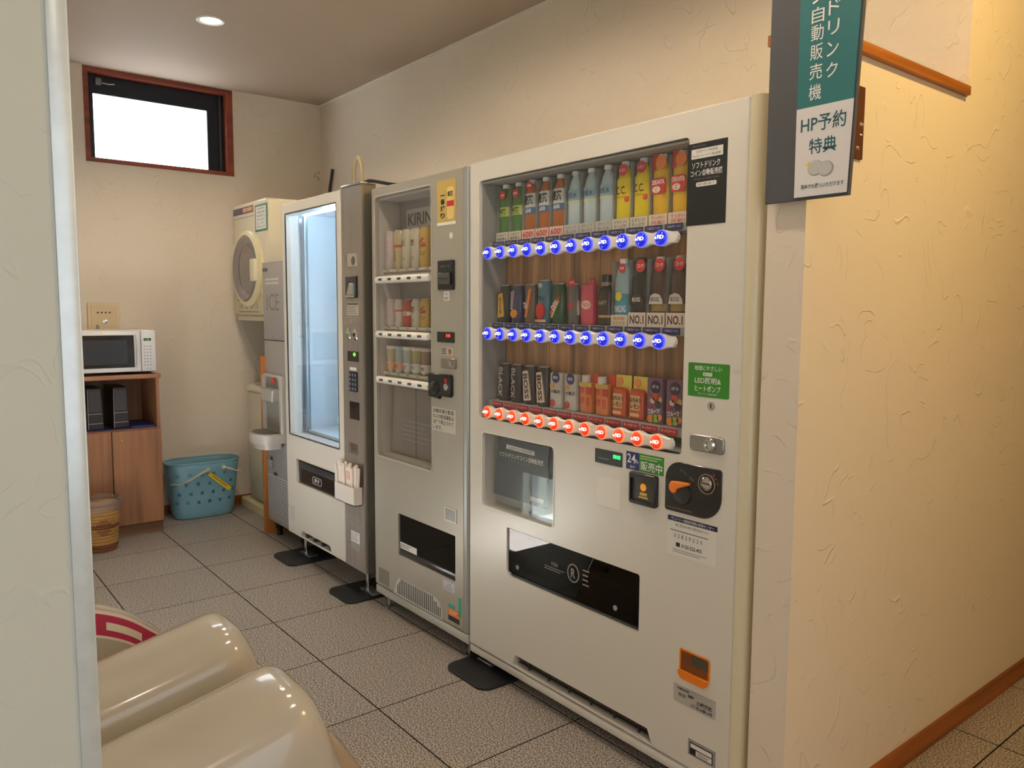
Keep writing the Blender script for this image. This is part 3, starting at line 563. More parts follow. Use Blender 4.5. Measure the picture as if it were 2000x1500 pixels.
        t = S(1, k, 'sparkling_water_bottle', 'sparkling water bottle sample with blue label and yellow lemon in the middle row', 'bottle'); bottle(t, x, zb, (160, 190, 194)); card(x, zb, t, '強炭酸', 'はじける', M('orange_ink', (220, 120, 30), .5), rgb=(214, 214, 196)); band(x, YS, zb, .034, .094, (70, 150, 176), t); obj('label', prism(ell(x-.002, zb+.086, .012, .013, 18), .0490, .0525), col((226, 206, 60), .4, 0), t); txt('SPARKLING', x, zb+.050, .046, .020, wrap(x, YS, RS+.001), WINK, t, .02); obj('backing_card', box(x-.031, x+.033, .094, .096, zb+.03, zb+.196), col((40, 150, 150), .5, 0), t); badge(x+.008, zb+.168, .053, t, s='強炭酸', rr=.0135)
    else:
        dark = (30, 20, 18) if k == 9 else (84, 50, 40)
        t = S(1, k, 'coffee_bottle', ('black coffee bottle sample with red badge, left of three in the middle row', 'brown coffee bottle sample with red badge, centre of three in the middle row', 'brown coffee bottle sample with red badge, far right of the middle row')[k-9], 'bottle'); bottle(t, x, zb, dark, cap=(24, 20, 20) if k == 9 else (222, 214, 206)); card(x, zb, t, 'NO.1', '', INK, .04, rgb=(224, 208, 196))
        band(x, YS, zb, .044, .064, (52, 38, 32) if k == 9 else (150, 124, 70), t); obj('label', prism([(x-.025, zb+.064), (x+.025, zb+.064), (x+.023, zb+.076), (x+.012, zb+.09), (x-.004, zb+.094), (x-.02, zb+.088)], .0500, .0525), col((70, 52, 44) if k == 9 else (214, 204, 196), .4, 0), t); txt('BOSS', x-.002, zb+.077, .03, .012, F(.0496), WINK if k == 9 else INK, t, .01); badge(x+.010, zb+.172, .052, t, s='コク', rr=.0185)
for k in range(12):
    x = sx(k); zb = ZR[2]
    if k < 2:
        t = S(2, k, 'black_coffee_can', 'dark coffee can sample lettered BLACK, %s of its pair in the bottom row' % ('left' if k == 0 else 'right'), 'can'); can(t, x, zb, (56, 40, 38), .13); txt('BLACK', x-.002, zb+.066, .105, .022, F(.0482), col((196, 180, 172), .4, 0), t, .01, rot=-1.62)
    elif k < 4:
        t = S(2, k, 'boss_coffee_can', 'brown coffee can sample lettered BOSS, %s of its pair in the bottom row' % ('left' if k == 2 else 'right'), 'can'); can(t, x, zb, (62, 46, 42), .13); obj('label', prism([(x-.014, zb+.012), (x+.022, zb+.016), (x+.006, zb+.116), (x-.020, zb+.112)], .0484, .053), col((222, 200, 176), .4, 0), t); txt('BOSS', x-.001, zb+.062, .086, .022, F(.0480), col((48, 28, 26), .5, 0), t, .03, rot=-1.45)
    elif k < 6:
        t = S(2, k, 'latte_pack', 'white milk tea pack sample with navy badge, %s of its pair in the bottom row' % ('left' if k == 4 else 'right'), 'drink pack'); obj('body', box(x-.028, x+.028, .055, .08, zb, zb+.118, .006), col((206, 200, 192)), t); badge(x+.003, zb+.102, .0535, t, (56, 56, 104), '期間限定', .018); obj('label', box(x-.026, x-.004, .054, .056, zb+.066, zb+.082), col((214, 158, 66), .4, 0), t); txt('の贅沢', x+.002, zb+.056, .042, .012, F(.0544), INK, t, .02); badge(x-.012, zb+.018, .0545, t, (206, 60, 64), '', .012)
    elif k < 8:
        t = S(2, k, 'orange_tea_bottle', 'orange tea bottle sample with white cap, %s of its pair in the bottom row' % ('left' if k == 6 else 'right'), 'bottle'); obj('body', box(x-.027, x+.027, .055, .082, zb, zb+.098, .007), col((224, 132, 62)), t); obj('cap', lathe([(.014, .100), (.014, .12), (.0125, .122)], x-.010, .068, zb-.004, 16), col((226, 222, 214)), t); obj('backing_card', box(x+.004, x+.03, .084, .086, zb+.05, zb+.125), col((228, 84, 50), .5, 0), t); obj('label', box(x-.026, x+.026, .0535, .056, zb+.084, zb+.096), col((226, 196, 80), .4, 0), t); txt('やさしい', x, zb+.090, .036, .008, F(.0531), INK, t, 0); obj('label', box(x+.004, x+.025, .0535, .056, zb+.060, zb+.082), col((204, 66, 44), .4, 0), t); txt('茶', x-.012, zb+.071, .02, .018, F(.0545), RED, t, .01); txt('焙', x-.012, zb+.04, .018, .022, F(.0545), RED, t, .01); txt('煎', x+.012, zb+.036, .016, .03, F(.0545), RED, t, .01)
    elif k < 10:
        t = S(2, k, 'honey_lemon_bottle', 'red honey lemon sample on yellow card, %s of its pair, bottom row' % ('left' if k == 8 else 'right'), 'bottle'); obj('backing_card', box(x-.031, x+.031, .078, .080, zb, zb+.128), col((222, 206, 84), .5, 0), t); obj('body', prism(rrect(x-.028, x+.024, zb+.004, zb+.092, (.004, .006, .018, .006)), .058, .078, ch=.004), col((212, 84, 40)), t); obj('label', prism(rrect(x-.025, x+.014, zb+.03, zb+.074, .004), .0568, .058), col((230, 178, 120), .4, 0), t); txt('はちみつ', x-.004, zb+.060, .042, .014, F(.0563), INK, t, .03); txt('レモン', x-.004, zb+.042, .036, .014, F(.0563), INK, t, .03); obj('label', box(x-.025, x+.010, .0568, .058, zb+.012, zb+.022), col((236, 196, 150), .4, 0), t); badge(x-.014, zb+.109, .0775, t, (226, 140, 74), '', .013)
    else:
        t = S(2, k, 'fruit_tea_can', 'purple fruit tea pack sample, %s of its pair in the bottom row' % ('left' if k == 10 else 'right'), 'drink pack'); obj('body', box(x-.029, x+.029, .055, .08, zb, zb+.130, .004), col((122, 84, 112)), t); badge(x+.004, zb+.106, .0545, t, (62, 30, 66), '5種の', .018)
        for a, b, rr, rgb in ((.004, .078, .013, (200, 60, 50)), (-.006, .066, .009, (226, 190, 170)), (.014, .056, .011, (60, 44, 76)), (-.014, .05, .01, (150, 50, 90)), (.02, .07, .009, (206, 170, 90)), (-.012, .014, .012, (214, 140, 40)), (.006, .016, .012, (150, 186, 70)), (.02, .02, .009, (226, 150, 90))): obj('fruit_print', prism(ell(x+a, zb+b, rr, rr, 14), .0538, .055), col(rgb, .4, .1), t)
        txt('フルーツ', x, zb+.036, .042, .014, F(.0532), WINK, t, .03, rot=.12)

# ================================================================== SILVER BEER MACHINE (middle)
km = thing('beer_vending_machine', 'silver beer vending machine with clear showcase between the white and the glass-front machines', 'vending machine', (-.365, .35, 0))
K0, K1 = -.722, -.012
kwin = rrect(-.688, -.252, .690, 1.785, .016); kslot = rrect(-.516, -.092, .289, .467, .004)
obj('door', prism(rrect(K0, K1-.022, .108, 1.825, .006), .003, .13, holes=[kwin, kslot], ch=.005), SILVER, km)
q = [(K1-.022, .003), (K1-.010, .006), (K1-.002, .016), (K1, .03), (K1, .13), (K1-.022, .13)]
obj('door_edge', prism(q, .108, 1.825, 'z'), M('silver_edge', (176, 180, 178), .3, .5), km)
obj('cabinet', box(K0+.01, K1-.006, .14, .70, .09, 1.815, .004), M('k_cabinet', (170, 170, 166), .4), km); obj('gasket', box(K0+.01, K1-.004, .13, .14, .1, 1.81), DGREY, km)
obj('skirt', box(K0, K1, .006, .05, .068, .103, .004), M('skirt_silver', (200, 198, 190), .4, .2), km)
KL = M('k_liner', (196, 190, 182), .5)
kl = nb(); box(-.688, -.682, .02, .126, .694, 1.78, bm=kl); box(-.258, -.2525, .02, .126, .694, 1.78, bm=kl); box(-.682, -.258, .02, .126, 1.774, 1.784, bm=kl); box(-.682, -.258, .02, .126, .6915, .698, bm=kl)
obj('case_lining', kl, KL, km); kb = obj('case_back', box(-.682, -.258, .118, .126, .698, 1.774), M('k_back', (166, 156, 148), .45), km)
hp = obj('brand_card', box(-.64, -.258, .112, .1175, 1.50, 1.76), M('brand_grey', (150, 144, 140), .4), km); obj('brand_card_plate', box(-.61, -.30, .1105, .112, 1.655, 1.735), M('brand_light', (190, 186, 182), .4), hp); txt('KIRIN', -.505, 1.693, .185, .05, F(.1098), M('brand_ink', (88, 84, 84), .4), hp, .02)
kp = obj('lower_panel', prism([(-.672, .700), (-.262, .700), (-.262, 1.0), (-.64, 1.0)], .062, .072), M('k_panel', (128, 118, 110), .4, coat=.2), km); lines(-.58, -.34, .76, .86, 5, .0615, M('faint_ink', (150, 142, 136), .5), kp, .25); obj('panel_seam', box(-.466, -.464, .0608, .062, .702, 1.0), DGREY, kp)
obj('case_glass', box(-.686, -.254, .013, .017, .692, 1.783), GLASS, km)
obj('case_frame', prism(rrect(-.694, -.246, .684, 1.791, .018), .001, .003, holes=[kwin]), M('frame_bright', (206, 202, 194), .3, .4), km)
for zc, zb in ((1.441, 1.484), (1.213, 1.246), (1.020, 1.052)):
    b = obj('button_bar', tube([(-.678, .004, zc), (-.672, .004, zc), (-.276, .004, zc), (-.268, .004, zc)], [.010, .0155, .0155, .011], 14), WHITE2, km)
    for k in range(5): obj('button', box(-.640+k*.077, -.612+k*.077, -.0135, -.006, zc-.0045, zc+.0055, .002), M('button_slate', (74, 78, 96), .25, coat=.3), b)
    lg = obj('sample_ledge', box(-.680, -.260, .030, .115, zb-.028, zb, .002), M('ledge_white', (206, 200, 190), .4), km); obj('price_rail', box(-.665, -.285, .0285, .030, zb-.020, zb-.011), M('rail_grey', (120, 114, 108), .4), lg)
    for k in range(5): obj('price_chip', box(-.640+k*.077, -.618+k*.077, .0283, .0300, zb-.008, zb-.002), GREYP, lg)
# money side
pk = plate('beer_poster', -.208, -.084, 1.629, 1.793, .003, M('poster_gold', (204, 172, 92), .4), km); obj('beer_poster_foot', box(-.208, -.084, .0012, .0018, 1.629, 1.640), PAPER, pk)
obj('can_print', prism(rrect(-.140, -.095, 1.648, 1.765, .012), .0008, .0018), M('can_gold', (232, 206, 130), .4), pk); obj('can_print_band', box(-.140, -.095, .0003, .0008, 1.695, 1.715), RED, pk); txt('麒麟', -.1175, 1.74, .034, .02, F(.0002), INK, pk, .01)
for s, z in zip('一番搾り', (1.738, 1.715, 1.690, 1.664)): txt(s, -.170, z, .03, .02 if s != '一' else .004, F(.0014), INK, pk, .04)
obj('dot_sticker', prism(ell(-.116, 1.589, .011, .012, 18), .0022, .003), PAPER, km)
kb_ = obj('bill_reader', prism(rrect(-.196, -.094, 1.391, 1.500, .003), -.006, .006, ch=.002), BLACK, km); txt('紙幣は一枚', -.145, 1.478, .06, .008, F(-.0066), GINK, kb_, 0); obj('bill_mouth', box(-.175, -.105, -.016, -.006, 1.410, 1.455, .004), M('mouth_grey', (90, 90, 88), .25, .4), kb_); obj('bill_gap', box(-.170, -.11, -.0175, -.0155, 1.430, 1.436), INK, kb_)
ks = plate('note_sticker', -.164, -.128, 1.352, 1.386, .003, PAPER, km); txt('千円', -.146, 1.374, .018, .010, F(.0012), INK, ks, 0); lines(-.160, -.132, 1.355, 1.365, 2, .0012, INK, ks)
kd = obj('price_display', prism(rrect(-.207, -.096, 1.196, 1.235, .002), -.001, .004), BLACK, km); txt('10', -.130, 1.222, .026, .012, F(-.0016), M('led_red', (255, 50, 40), .4, emit=3.5, ecol=(255, 46, 36)), kd, .02)
k2 = plate('coin_sticker', -.180, -.107, 1.149, 1.177, .003, M('sticker_pale', (200, 190, 176), .5), km); lines(-.178, -.142, 1.151, 1.175, 4, .0012, INK, k2); obj('coin_print', prism(ell(-.124, 1.163, .010, .011, 14), .0008, .0016), M('coin_brown', (150, 90, 70), .5), k2)
kk = obj('lock_plate', prism(rrect(-.178, -.082, 1.099, 1.138, .006), -.004, .003, ch=.002), M('k_lock', (158, 148, 134), .3, .7), km); obj('lock_barrel', lathe([(.011, 0), (.011, -.004), (.004, -.005)], -.112, -.004, 1.118, 16, axis='y'), CHROME, kk)
kc = obj('coin_unit', prism([(-.262, .985), (-.188, .980), (-.180, .992), (-.112, .992), (-.105, 1.0), (-.105, 1.068), (-.112, 1.076), (-.255, 1.076), (-.262, 1.068)], -.008, .003, ch=.003), BLACK, km)
obj('return_lever', prism([(-.248, 1.020), (-.232, 1.012), (-.205, 1.030), (-.200, 1.046), (-.215, 1.044), (-.24, 1.034)], -.020, -.010, ch=.003), M('lever_grey', (58, 58, 58), .3, coat=.3), kc); obj('lever_boss', lathe([(.028, 0), (.026, -.006), (.012, -.007)], -.215, -.008, 1.020, 22, axis='y'), BLACK, kc); obj('coin_slot', lathe([(.014, 0), (.013, -.005), (.008, -.006), (.001, -.005)], -.135, -.008, 1.030, 18, axis='y'), CHROME, kc); obj('coin_lamp', box(-.145, -.128, -.0095, -.008, 1.045, 1.062), M('coin_red', (170, 40, 50), .4), kc)
kn = plate('age_notice', -.249, -.086, .855, .945, .003, M('notice_pale', (206, 200, 186), .5), km)
for i, s in enumerate(('20歳未満の飲酒', 'および飲酒運転は', '法律で禁止されて', 'います。')): txt(s, -.170 if i < 3 else -.209, .933-i*.0215, .142 if i < 3 else .064, .0165, F(.0012), INK, kn, .01)
lr = obj('lock_recess', prism(rrect(-.161, -.082, .515, .570, .003), .000, .003, holes=[rrect(-.153, -.088, .521, .565, .003)]), M('recess_rim', (205, 202, 196), .3, .5), km); obj('recess_back', box(-.153, -.088, .0022, .003, .521, .565), M('recess_grey', (150, 150, 146), .3, .6), lr)
kt = obj('delivery_tray', prism(kslot, .10, .125), MATTE, km); obj('delivery_floor', box(-.514, -.094, .02, .1, .290, .300), DGREY, kt)
kf = obj('delivery_flap', box(-.512, -.096, .010, .015, .318, .464), glass('smoked_flap', (74, 72, 70), 1.5), km); obj('delivery_lip', box(-.513, -.095, .008, .03, .291, .318, .004), BLACK, km); obj('flap_label', box(-.510, -.38, .0085, .0098, .318, .345), PAPER, kf); lines(-.505, -.42, .322, .341, 3, .0082, GINK, kf)
arch = []
for k in range(25):
    x = -.545+(.365)*k/24; arch.append((x, .112))
kv = obj('vent_panel', prism([(-.555, .110), (-.180, .110), (-.186, .150), (-.20, .175), (-.225, .188), (-.26, .190), (-.48, .190), (-.515, .186), (-.535, .165)], .0018, .003), M('vent_face', (206, 204, 198), .4, .2), km)
for k in range(24):
    x = -.522+k*.0142; tz = .186 if -.50 < x < -.24 else (.170 if -.52 < x < -.215 else .156); obj('vent_slit', box(x-.0022, x+.0022, .0008, .0019, .118, tz), INK, kv)
pl = plate('rating_plate', -.687, -.600, .124, .190, .003, M('plate_taupe', (136, 130, 120), .4, .4), km); lines(-.682, -.61, .13, .185, 7, .0014, GINK, pl, .3)
lv_ = plate('small_sticker', -.173, -.093, .241, .277, .003, M('lavender', (206, 208, 222), .5), km); txt('注意', -.134, .265, .03, .010, F(.0014), GINK, lv_, 0); lines(-.168, -.1, .244, .257, 3, .0014, GINK, lv_, .3)
tl = M('teal_tape', (40, 176, 158), .5); plate('teal_tape', -.070, -.053, .160, .234, .003, tl, km); plate('teal_tape', -.138, -.096, .178, .192, .003, tl, km)
oc = plate('orange_sticker', -.139, -.065, .148, .177, .003, M('sticker_orange', (240, 130, 40), .5), km); plate('black_sticker', -.139, -.065, .128, .148, .003, INK, km); lines(-.13, -.075, .154, .172, 2, .0014, PAPER, oc, .3)
for a in (-.68, -.06): obj('foot', lathe([(.020, 0), (.020, .006), (.008, .010), (.008, .075)], a, .05, 0, 14), CHROME, km)
# beer samples
YK = .056
KS = [('pale pink', (194, 178, 178)), ('red-striped gold', (184, 170, 136)), ('brown-square cream', (196, 188, 168)), ('dark-square cream', (200, 192, 174)), ('yellow', (196, 160, 80))]
def ksx(k): return -.645+k*.0685
def kcan(t, x, zb, rgb, h): obj('body', lathe([(.026, 0), (.030, .006), (.030, h-.014), (.024, h-.003), (.024, h)], x, YK, zb, 24, sy=.8), M('beercan_%d_%d_%d' % rgb, rgb, .3, .25, coat=.3), t); obj('lid', lathe([(.0245, h), (.0255, h+.003), (.022, h+.002)], x, YK, zb, 24, sy=.8), MATS['tin'], t)
KW = lambda x: wrap(x, YK, .030, .8)
for row, (zb, h) in enumerate(((1.484, .158), (1.246, .112))):
    for k in range(5):
        x = ksx(k); nm, rgb = KS[k]
        if row and k == 2: nm, rgb = 'red', (170, 70, 56)
        if row and k == 1: nm, rgb = 'pale grey', (196, 190, 182)
        t = thing('beer_can', '%s %s beer can sample on the %s shelf of the silver machine' % (nm, 'tall' if not row else 'short', 'top' if not row else 'middle'), 'can', (x, YK, zb), 'beer samples in the silver machine'); kcan(t, x, zb, rgb, h); W_ = KW(x); s = h/.158
        if k == 0: txt('スーパー', x, zb+h*.5, .09*s, .022, W_, col((176, 120, 130), .5, 0), t, .02, rot=-1.57)
        elif k == 1: obj('label_band', lathe([(.0304, h*.56), (.0304, h*.63)], x, YK, zb, 24, sy=.8, cap=False), col((196, 66, 60)), t); txt('LAGER', x, zb+h*.36, .06*s, .014, W_, col((150, 110, 60), .5, 0), t, .02, rot=-1.57)
        elif k == 2 and row: obj('label_band', lathe([(.0304, h*.42), (.0304, h*.56)], x, YK, zb, 24, sy=.8, cap=False), col((222, 204, 180)), t); txt('BEER', x, zb+h*.49, .04, .010, W_, INK, t, .01)
        elif k in (2, 3): obj('label', lathe([(.0304, 0), (.0304, .026)], x, YK, zb+h*.56, 24, sy=.8, cap=False), col((196, 186, 164)), t); txt('生' if k == 2 else '麦', x, zb+h*.64, .028, .026, W_, col((96, 76, 64), .5, 0), t, .05); txt('麒麟', x, zb+h*.25, .026, .014, W_, col((150, 134, 110), .5, 0), t, .01)
        else: txt('氷結', x, zb+h*.6, .04, .04*s, W_, col((150, 40, 40), .5, 0), t, .04, rot=.3); txt('レモン', x, zb+h*.35, .04, .016, W_, INK, t, .01)
JC = [('cream cup', (176, 158, 130)), ('clear blue-capped', (160, 172, 172)), ('clear white-capped', (174, 172, 160)), ('yellow-green', (160, 154, 100)), ('brown-labelled', (140, 112, 90))]
for k in range(5):
    x = ksx(k); nm, rgb = JC[k]; zb = 1.052
    t = thing('sake_cup', '%s sake cup sample on the lowest shelf of the silver machine' % nm, 'cup', (x, YK, zb), 'cup samples in the silver machine')
    obj('body', lathe([(.024, 0), (.027, .004), (.029, .088), (.027, .098)], x, YK, zb, 24, sy=.8), M('cup_%d' % k, rgb, .1, coat=.6), t); obj('lid', lathe([(.0285, .098), (.0285, .110), (.026, .112)], x, YK, zb, 24, sy=.8), col((150, 170, 180) if k == 1 else (206, 200, 190), .3), t); obj('label_band', lathe([(.0282, .012), (.0292, .045)], x, YK, zb, 24, sy=.8, cap=False), col((206, 150, 110) if k < 2 else (200, 196, 186), .4), t); txt(('酒', '清酒', '上撰', '梅酒', '焼酎')[k], x, zb+.028, .024, .016, wrap(x, YK, .0285, .8), INK, t, .02)

# ================================================================== GLASS-FRONT SNACK MACHINE
lm = thing('snack_vending_machine', 'white glass-front vending machine with an empty lit blue chamber and taupe control column', 'vending machine', (-1.2, .35, 0))
LY = -.022; L0, LB, L1 = -1.629, -.962, -.767
lwin = rrect(-1.584, -1.008, .672, 1.792, .006); lslot = rrect(-1.501, -1.055, .426, .550, .003); lvent = [(-1.462, .152), (-1.108, .152), (-1.125, .180), (-1.45, .180)]
LWHITE = M('snack_white', (228, 222, 212), .36, coat=.3)
obj('door', prism(rrect(L0, LB, .140, 1.848, .004), LY, .05, holes=[lwin, lslot, lvent], ch=.004), LWHITE, lm)
obj('control_column', prism(rrect(LB+.003, L1, .137, 1.852, .003), LY, .05, ch=.004), TAUPE, lm)
obj('column_side', box(L1-.004, L1+.002, LY+.012, .05, .137, 1.848), M('side_steel', (150, 146, 134), .3, .8, var=.05, vscale=40, stretch=(1, 1, .05)), lm)
obj('column_cap', box(LB+.012, L1+.004, LY-.002, .052, 1.852, 1.860, .001), STEEL, lm)
CH = [(-1.606, .664), (-.985, .664), (-.985, 1.80), (-1.606, 1.80)]
obj('cabinet', prism([(L0+.004, .13), (L1-.004, .13), (L1-.004, 1.842), (L0+.004, 1.842)], .05, .60, holes=[CH]), M('chamber_white', (222, 232, 238), .45), lm); obj('cabinet_back', box(L0+.004, L1-.004, .60, .72, .13, 1.842), MATS['chamber_white'], lm)
bk = obj('chamber_panel', box(-1.36, -1.02, .588, .600, .80, 1.12, .004), M('chamber_panel', (206, 220, 228), .4), lm)
ldw = M('led_tube', (210, 238, 255), .4, emit=34, ecol=(196, 226, 250))
obj('led_tube', tube([(-.996, .064, .72), (-.996, .064, 1.75)], .008, 10), ldw, lm); obj('led_tube', tube([(-1.55, .064, 1.792), (-1.03, .064, 1.792)], .006, 10), ldw, lm)
obj('tube_holder', box(-1.604, -1.585, .052, .09, .70, 1.78, .003), STEEL, lm); obj('inner_post', box(-1.548, -1.530, .055, .075, .676, 1.79, .002), M('post_grey', (150, 164, 168), .35, .5), lm)
obj('door_glass', box(-1.582, -1.010, .000, .005, .674, 1.790), GLASS, lm)
obj('window_seal', prism(rrect(-1.590, -1.002, .666, 1.798, .008), LY-.001, LY+.004, holes=[lwin]), M('seal_dark', (70, 74, 76), .5), lm)
for k, z in enumerate((1.50, 1.33, 1.16, 1.01, .88, .74)):
    s = nb(); box(-1.34, -.99, .14, .32, z, z+.014, .003, 2, s); box(-1.35, -.99, .136, .142, z-.006, z+.030, .002, 1, s); obj('shelf_bracket', s, M('tray_white', (236, 242, 246), .4), lm)
obj('chamber_tray', box(-1.58, -1.0, .06, .55, .672, .690, .004), M('tray_blue', (206, 226, 238), .4), lm)
ldr = obj('delivery_flap', prism(rrect(-1.499, -1.057, .428, .548, .003), LY+.010, LY+.016), BLACK, lm); obj('flap_back', box(-1.50, -1.056, .03, .048, .427, .549), MATTE, lm); obj('flap_ridge', box(-1.49, -1.06, LY+.004, LY+.010, .505, .540, .003), M('ridge', (44, 44, 46), .35), ldr)
obj('push_mark', prism(rrect(-1.335, -1.225, .448, .486, .016), LY+.0085, LY+.010, holes=[rrect(-1.330, -1.230, .452, .482, .013)]), GREYP, ldr); txt('押す', -1.28, .467, .062, .022, F(LY+.009), WINK, ldr, .02)
obj('slot_frame', prism(rrect(-1.508, -1.048, .419, .557, .004), LY-.002, LY, holes=[lslot]), LWHITE, lm)
obj('vent_back', box(-1.465, -1.105, .02, .03, .150, .182), MATTE, lm)
for k in range(4): obj('vent_rib', box(-1.42+k*.09, -1.40+k*.09, LY+.006, .02, .152, .166), DGREY, lm)
# control column
y = LY
cu = obj('coin_unit', prism(rrect(-.893, -.802, 1.503, 1.560, .006), y-.004, y, holes=[ell(-.838, 1.528, .017, .020, 14)], ch=.001), CHROME, lm); obj('coin_slot', prism(ell(-.838, 1.528, .017, .020, 14), y-.001, y), M('slot_taupe', (120, 110, 100), .3, .6), cu); obj('coin_gap', box(-.839, -.837, y-.002, y-.001, 1.515, 1.542), INK, cu)
bu = obj('bill_unit', prism(rrect(-.909, -.805, 1.366, 1.462, .004), y-.008, y, ch=.003), BLACK, lm); obj('bill_mouth', prism([(-.888, 1.378), (-.818, 1.378), (-.818, 1.43), (-.86, 1.43)], y-.016, y-.008, ch=.003), M('mouth_chrome', (170, 176, 172), .2, .7), bu); obj('bill_lip', box(-.890, -.815, y-.018, y-.008, 1.368, 1.378, .002), CHROME, bu)
n1 = plate('price_note', -.907, -.799, 1.291, 1.345, y, M('note_pale', (190, 180, 168), .5), lm); obj('note_head', box(-.903, -.803, y-.0016, y-.0012, 1.337, 1.343), INK, n1); lines(-.902, -.81, 1.295, 1.332, 4, y-.0018, GINK, n1, .3)
n2 = plate('small_note', -.920, -.862, 1.255, 1.281, y, M('note_taupe', (160, 148, 136), .5), lm); lines(-.917, -.87, 1.258, 1.278, 3, y-.0018, GINK, n2, .3)
for a in (-.895, -.828): kq = obj('knob', lathe([(.024, 0), (.024, -.003), (.018, -.008), (.012, -.009), (.001, -.007)], a, y, 1.205, 20, axis='y'), CHROME, lm); obj('knob_core', lathe([(.010, 0), (.009, -.002)], a, y-.008, 1.205, 14, axis='y'), INK if a > -.86 else M('lamp_green_dim', (90, 150, 50), .3), kq)
ld = obj('price_display', prism(rrect(-.909, -.803, 1.086, 1.131, .002), y-.001, y+.002), BLACK, lm); txt('0', -.842, 1.118, .022, .016, F(y-.0016), M('led_lime', (90, 255, 40), .4, emit=3.5, ecol=(80, 255, 40)), ld, .04)
obj('key_label', box(-.888, -.826, y-.0012, y, 1.046, 1.060), PAPER, lm)
kpd = obj('keypad', prism(rrect(-.893, -.815, .952, 1.040, .003), y-.003, y), MATTE, lm)
for i in range(3):
    for j in range(4): ke = obj('key', box(-.888+i*.0245, -.870+i*.0245, y-.005, y-.003, .957+j*.0205, .972+j*.0205, .001), M('key_blue', (58, 70, 92), .4), kpd)
for n_, s in enumerate('123456789C0D'): txt(s, -.879+(n_ % 3)*.0245, 1.026-(n_//3)*.0205, .003 if s == '1' else .006, .009, F(y-.0054), WINK, kpd, 0)
obj('card_reader', prism(rrect(-.892, -.804, .827, .907, .003), y-.003, y, ch=.001), BLACK, lm)
cr_ = obj('change_cup', prism(rrect(-.903, -.818, .671, .719, .003), y-.003, y, holes=[rrect(-.896, -.825, .676, .714, .003)]), CHROME, lm); obj('change_back', box(-.896, -.825, y-.001, y, .676, .714), M('change_grey', (126, 126, 122), .25, .7), cr_)
n3 = plate('warning_label', -.927, -.812, .352, .384, y, M('label_taupe', (150, 142, 134), .4, .3), lm); lines(-.922, -.82, .355, .381, 4, y-.0016, GINK, n3, .3)
n4 = plate('white_label', -.899, -.815, .262, .312, y, PAPER, lm); lines(-.894, -.825, .266, .308, 5, y-.0016, GINK, n4, .3); n5 = plate('grey_label', -.897, -.815, .228, .252, y, M('label_grey', (160, 158, 152), .4), lm); lines(-.892, -.825, .231, .249, 3, y-.0016, GINK, n5, .3)
n6 = nb(); obj('door_print', box(-1.612, -1.545, y-.0006, y, .212, .290), M('print_pale', (210, 204, 196), .5), lm)
for a in (-1.57, -.88): lf = obj('foot', lathe([(.022, 0), (.022, .008), (.010, .012), (.010, .120)], a, .05, .012, 14), CHROME, lm); obj('foot_bracket', box(a-.04, a+.08, .03, .08, .014, .024, .002), STEEL, lf)
# chopstick holder
HO = M('holder_white', (236, 228, 222), .4)
hl = nb(); hx0, hx1, hy0, hy1, hz0, hz1 = -.975, -.785, LY-.042, LY-.002, .448, .530
prism([(hx0, hy0), (hx1, hy0), (hx1, hy1), (hx0, hy1)], hz0, hz1, 'z', holes=[[(hx0+.004, hy0+.004), (hx1-.004, hy0+.004), (hx1-.004, hy1-.004), (hx0+.004, hy1-.004)]], bm=hl); box(hx0, hx1, hy0, hy1, hz0, hz0+.004, bm=hl); hl2 = obj
solid('chopstick_holder', hl, HO, 'small open white box of paper-wrapped chopsticks fixed to the snack machine', 'holder', (-.88, LY-.02, hz0))
WRAPM = M('chopstick_paper', (240, 228, 216), .6); WR2 = M('chopstick_red', (206, 84, 60), .6)
for k in range(16):
    a = hx0+.013+(hx1-hx0-.026)*(k/15); yy = hy0+.010+(k % 2)*.012+(k % 3)*.003; lean = (k-7.5)*.0006; top = .612+.006*((k*7) % 4)
    t = thing('chopstick_sleeve', 'paper-wrapped chopsticks standing in the white holder', 'chopsticks', (a, yy, hz0+.0045), 'wrapped chopsticks in the holder')
    obj('sleeve', prism([(a-.009, hz0+.005), (a+.009, hz0+.005), (a+.010+lean*4, top-.004), (a+.004+lean*4, top), (a-.004+lean*4, top), (a-.010+lean*4, top-.004)], yy-.003, yy+.003), WRAPM, t)
    if k in (7, 8, 9, 10): obj('sleeve_print', box(a-.002+lean*2, a+.003+lean*2, yy-.0036, yy-.003, .556, .596), WR2, t)
# things on top
solid('beige_hose', tube(spline([(-1.05, .10, 1.845), (-1.066, .10, 1.93), (-1.052, .10, 1.985), (-1.022, .10, 2.012), (-.996, .10, 1.98), (-.986, .10, 1.93), (-1.0, .10, 1.845)]), .009, 10), M('cord_beige', (176, 160, 128), .5), 'beige hose loop rising above the snack machine', 'hose', (-1.02, .1, 1.842))
solid('power_cable', tube(spline([(-.90, .04, 1.872), (-.83, .03, 1.868), (-.76, .02, 1.866), (-.69, .03, 1.852), (-.60, .05, 1.834), (-.52, .09, 1.833)]), .007, 8), MATTE, 'black cord lying across the top of the silver machine', 'cable', (-.6, .1, 1.83))
solid('wall_cable', tube(spline([(-2.775, .788, 1.99), (-2.765, .788, 2.08), (-2.755, .786, 2.14), (-2.735, .788, 2.2), (-2.716, .788, 2.26)]), .010, 8), M('cable_dark', (52, 48, 44), .6), 'dark twisted cable on the wall above the dryer near the corner', 'cable', (-2.76, .788, 1.99))

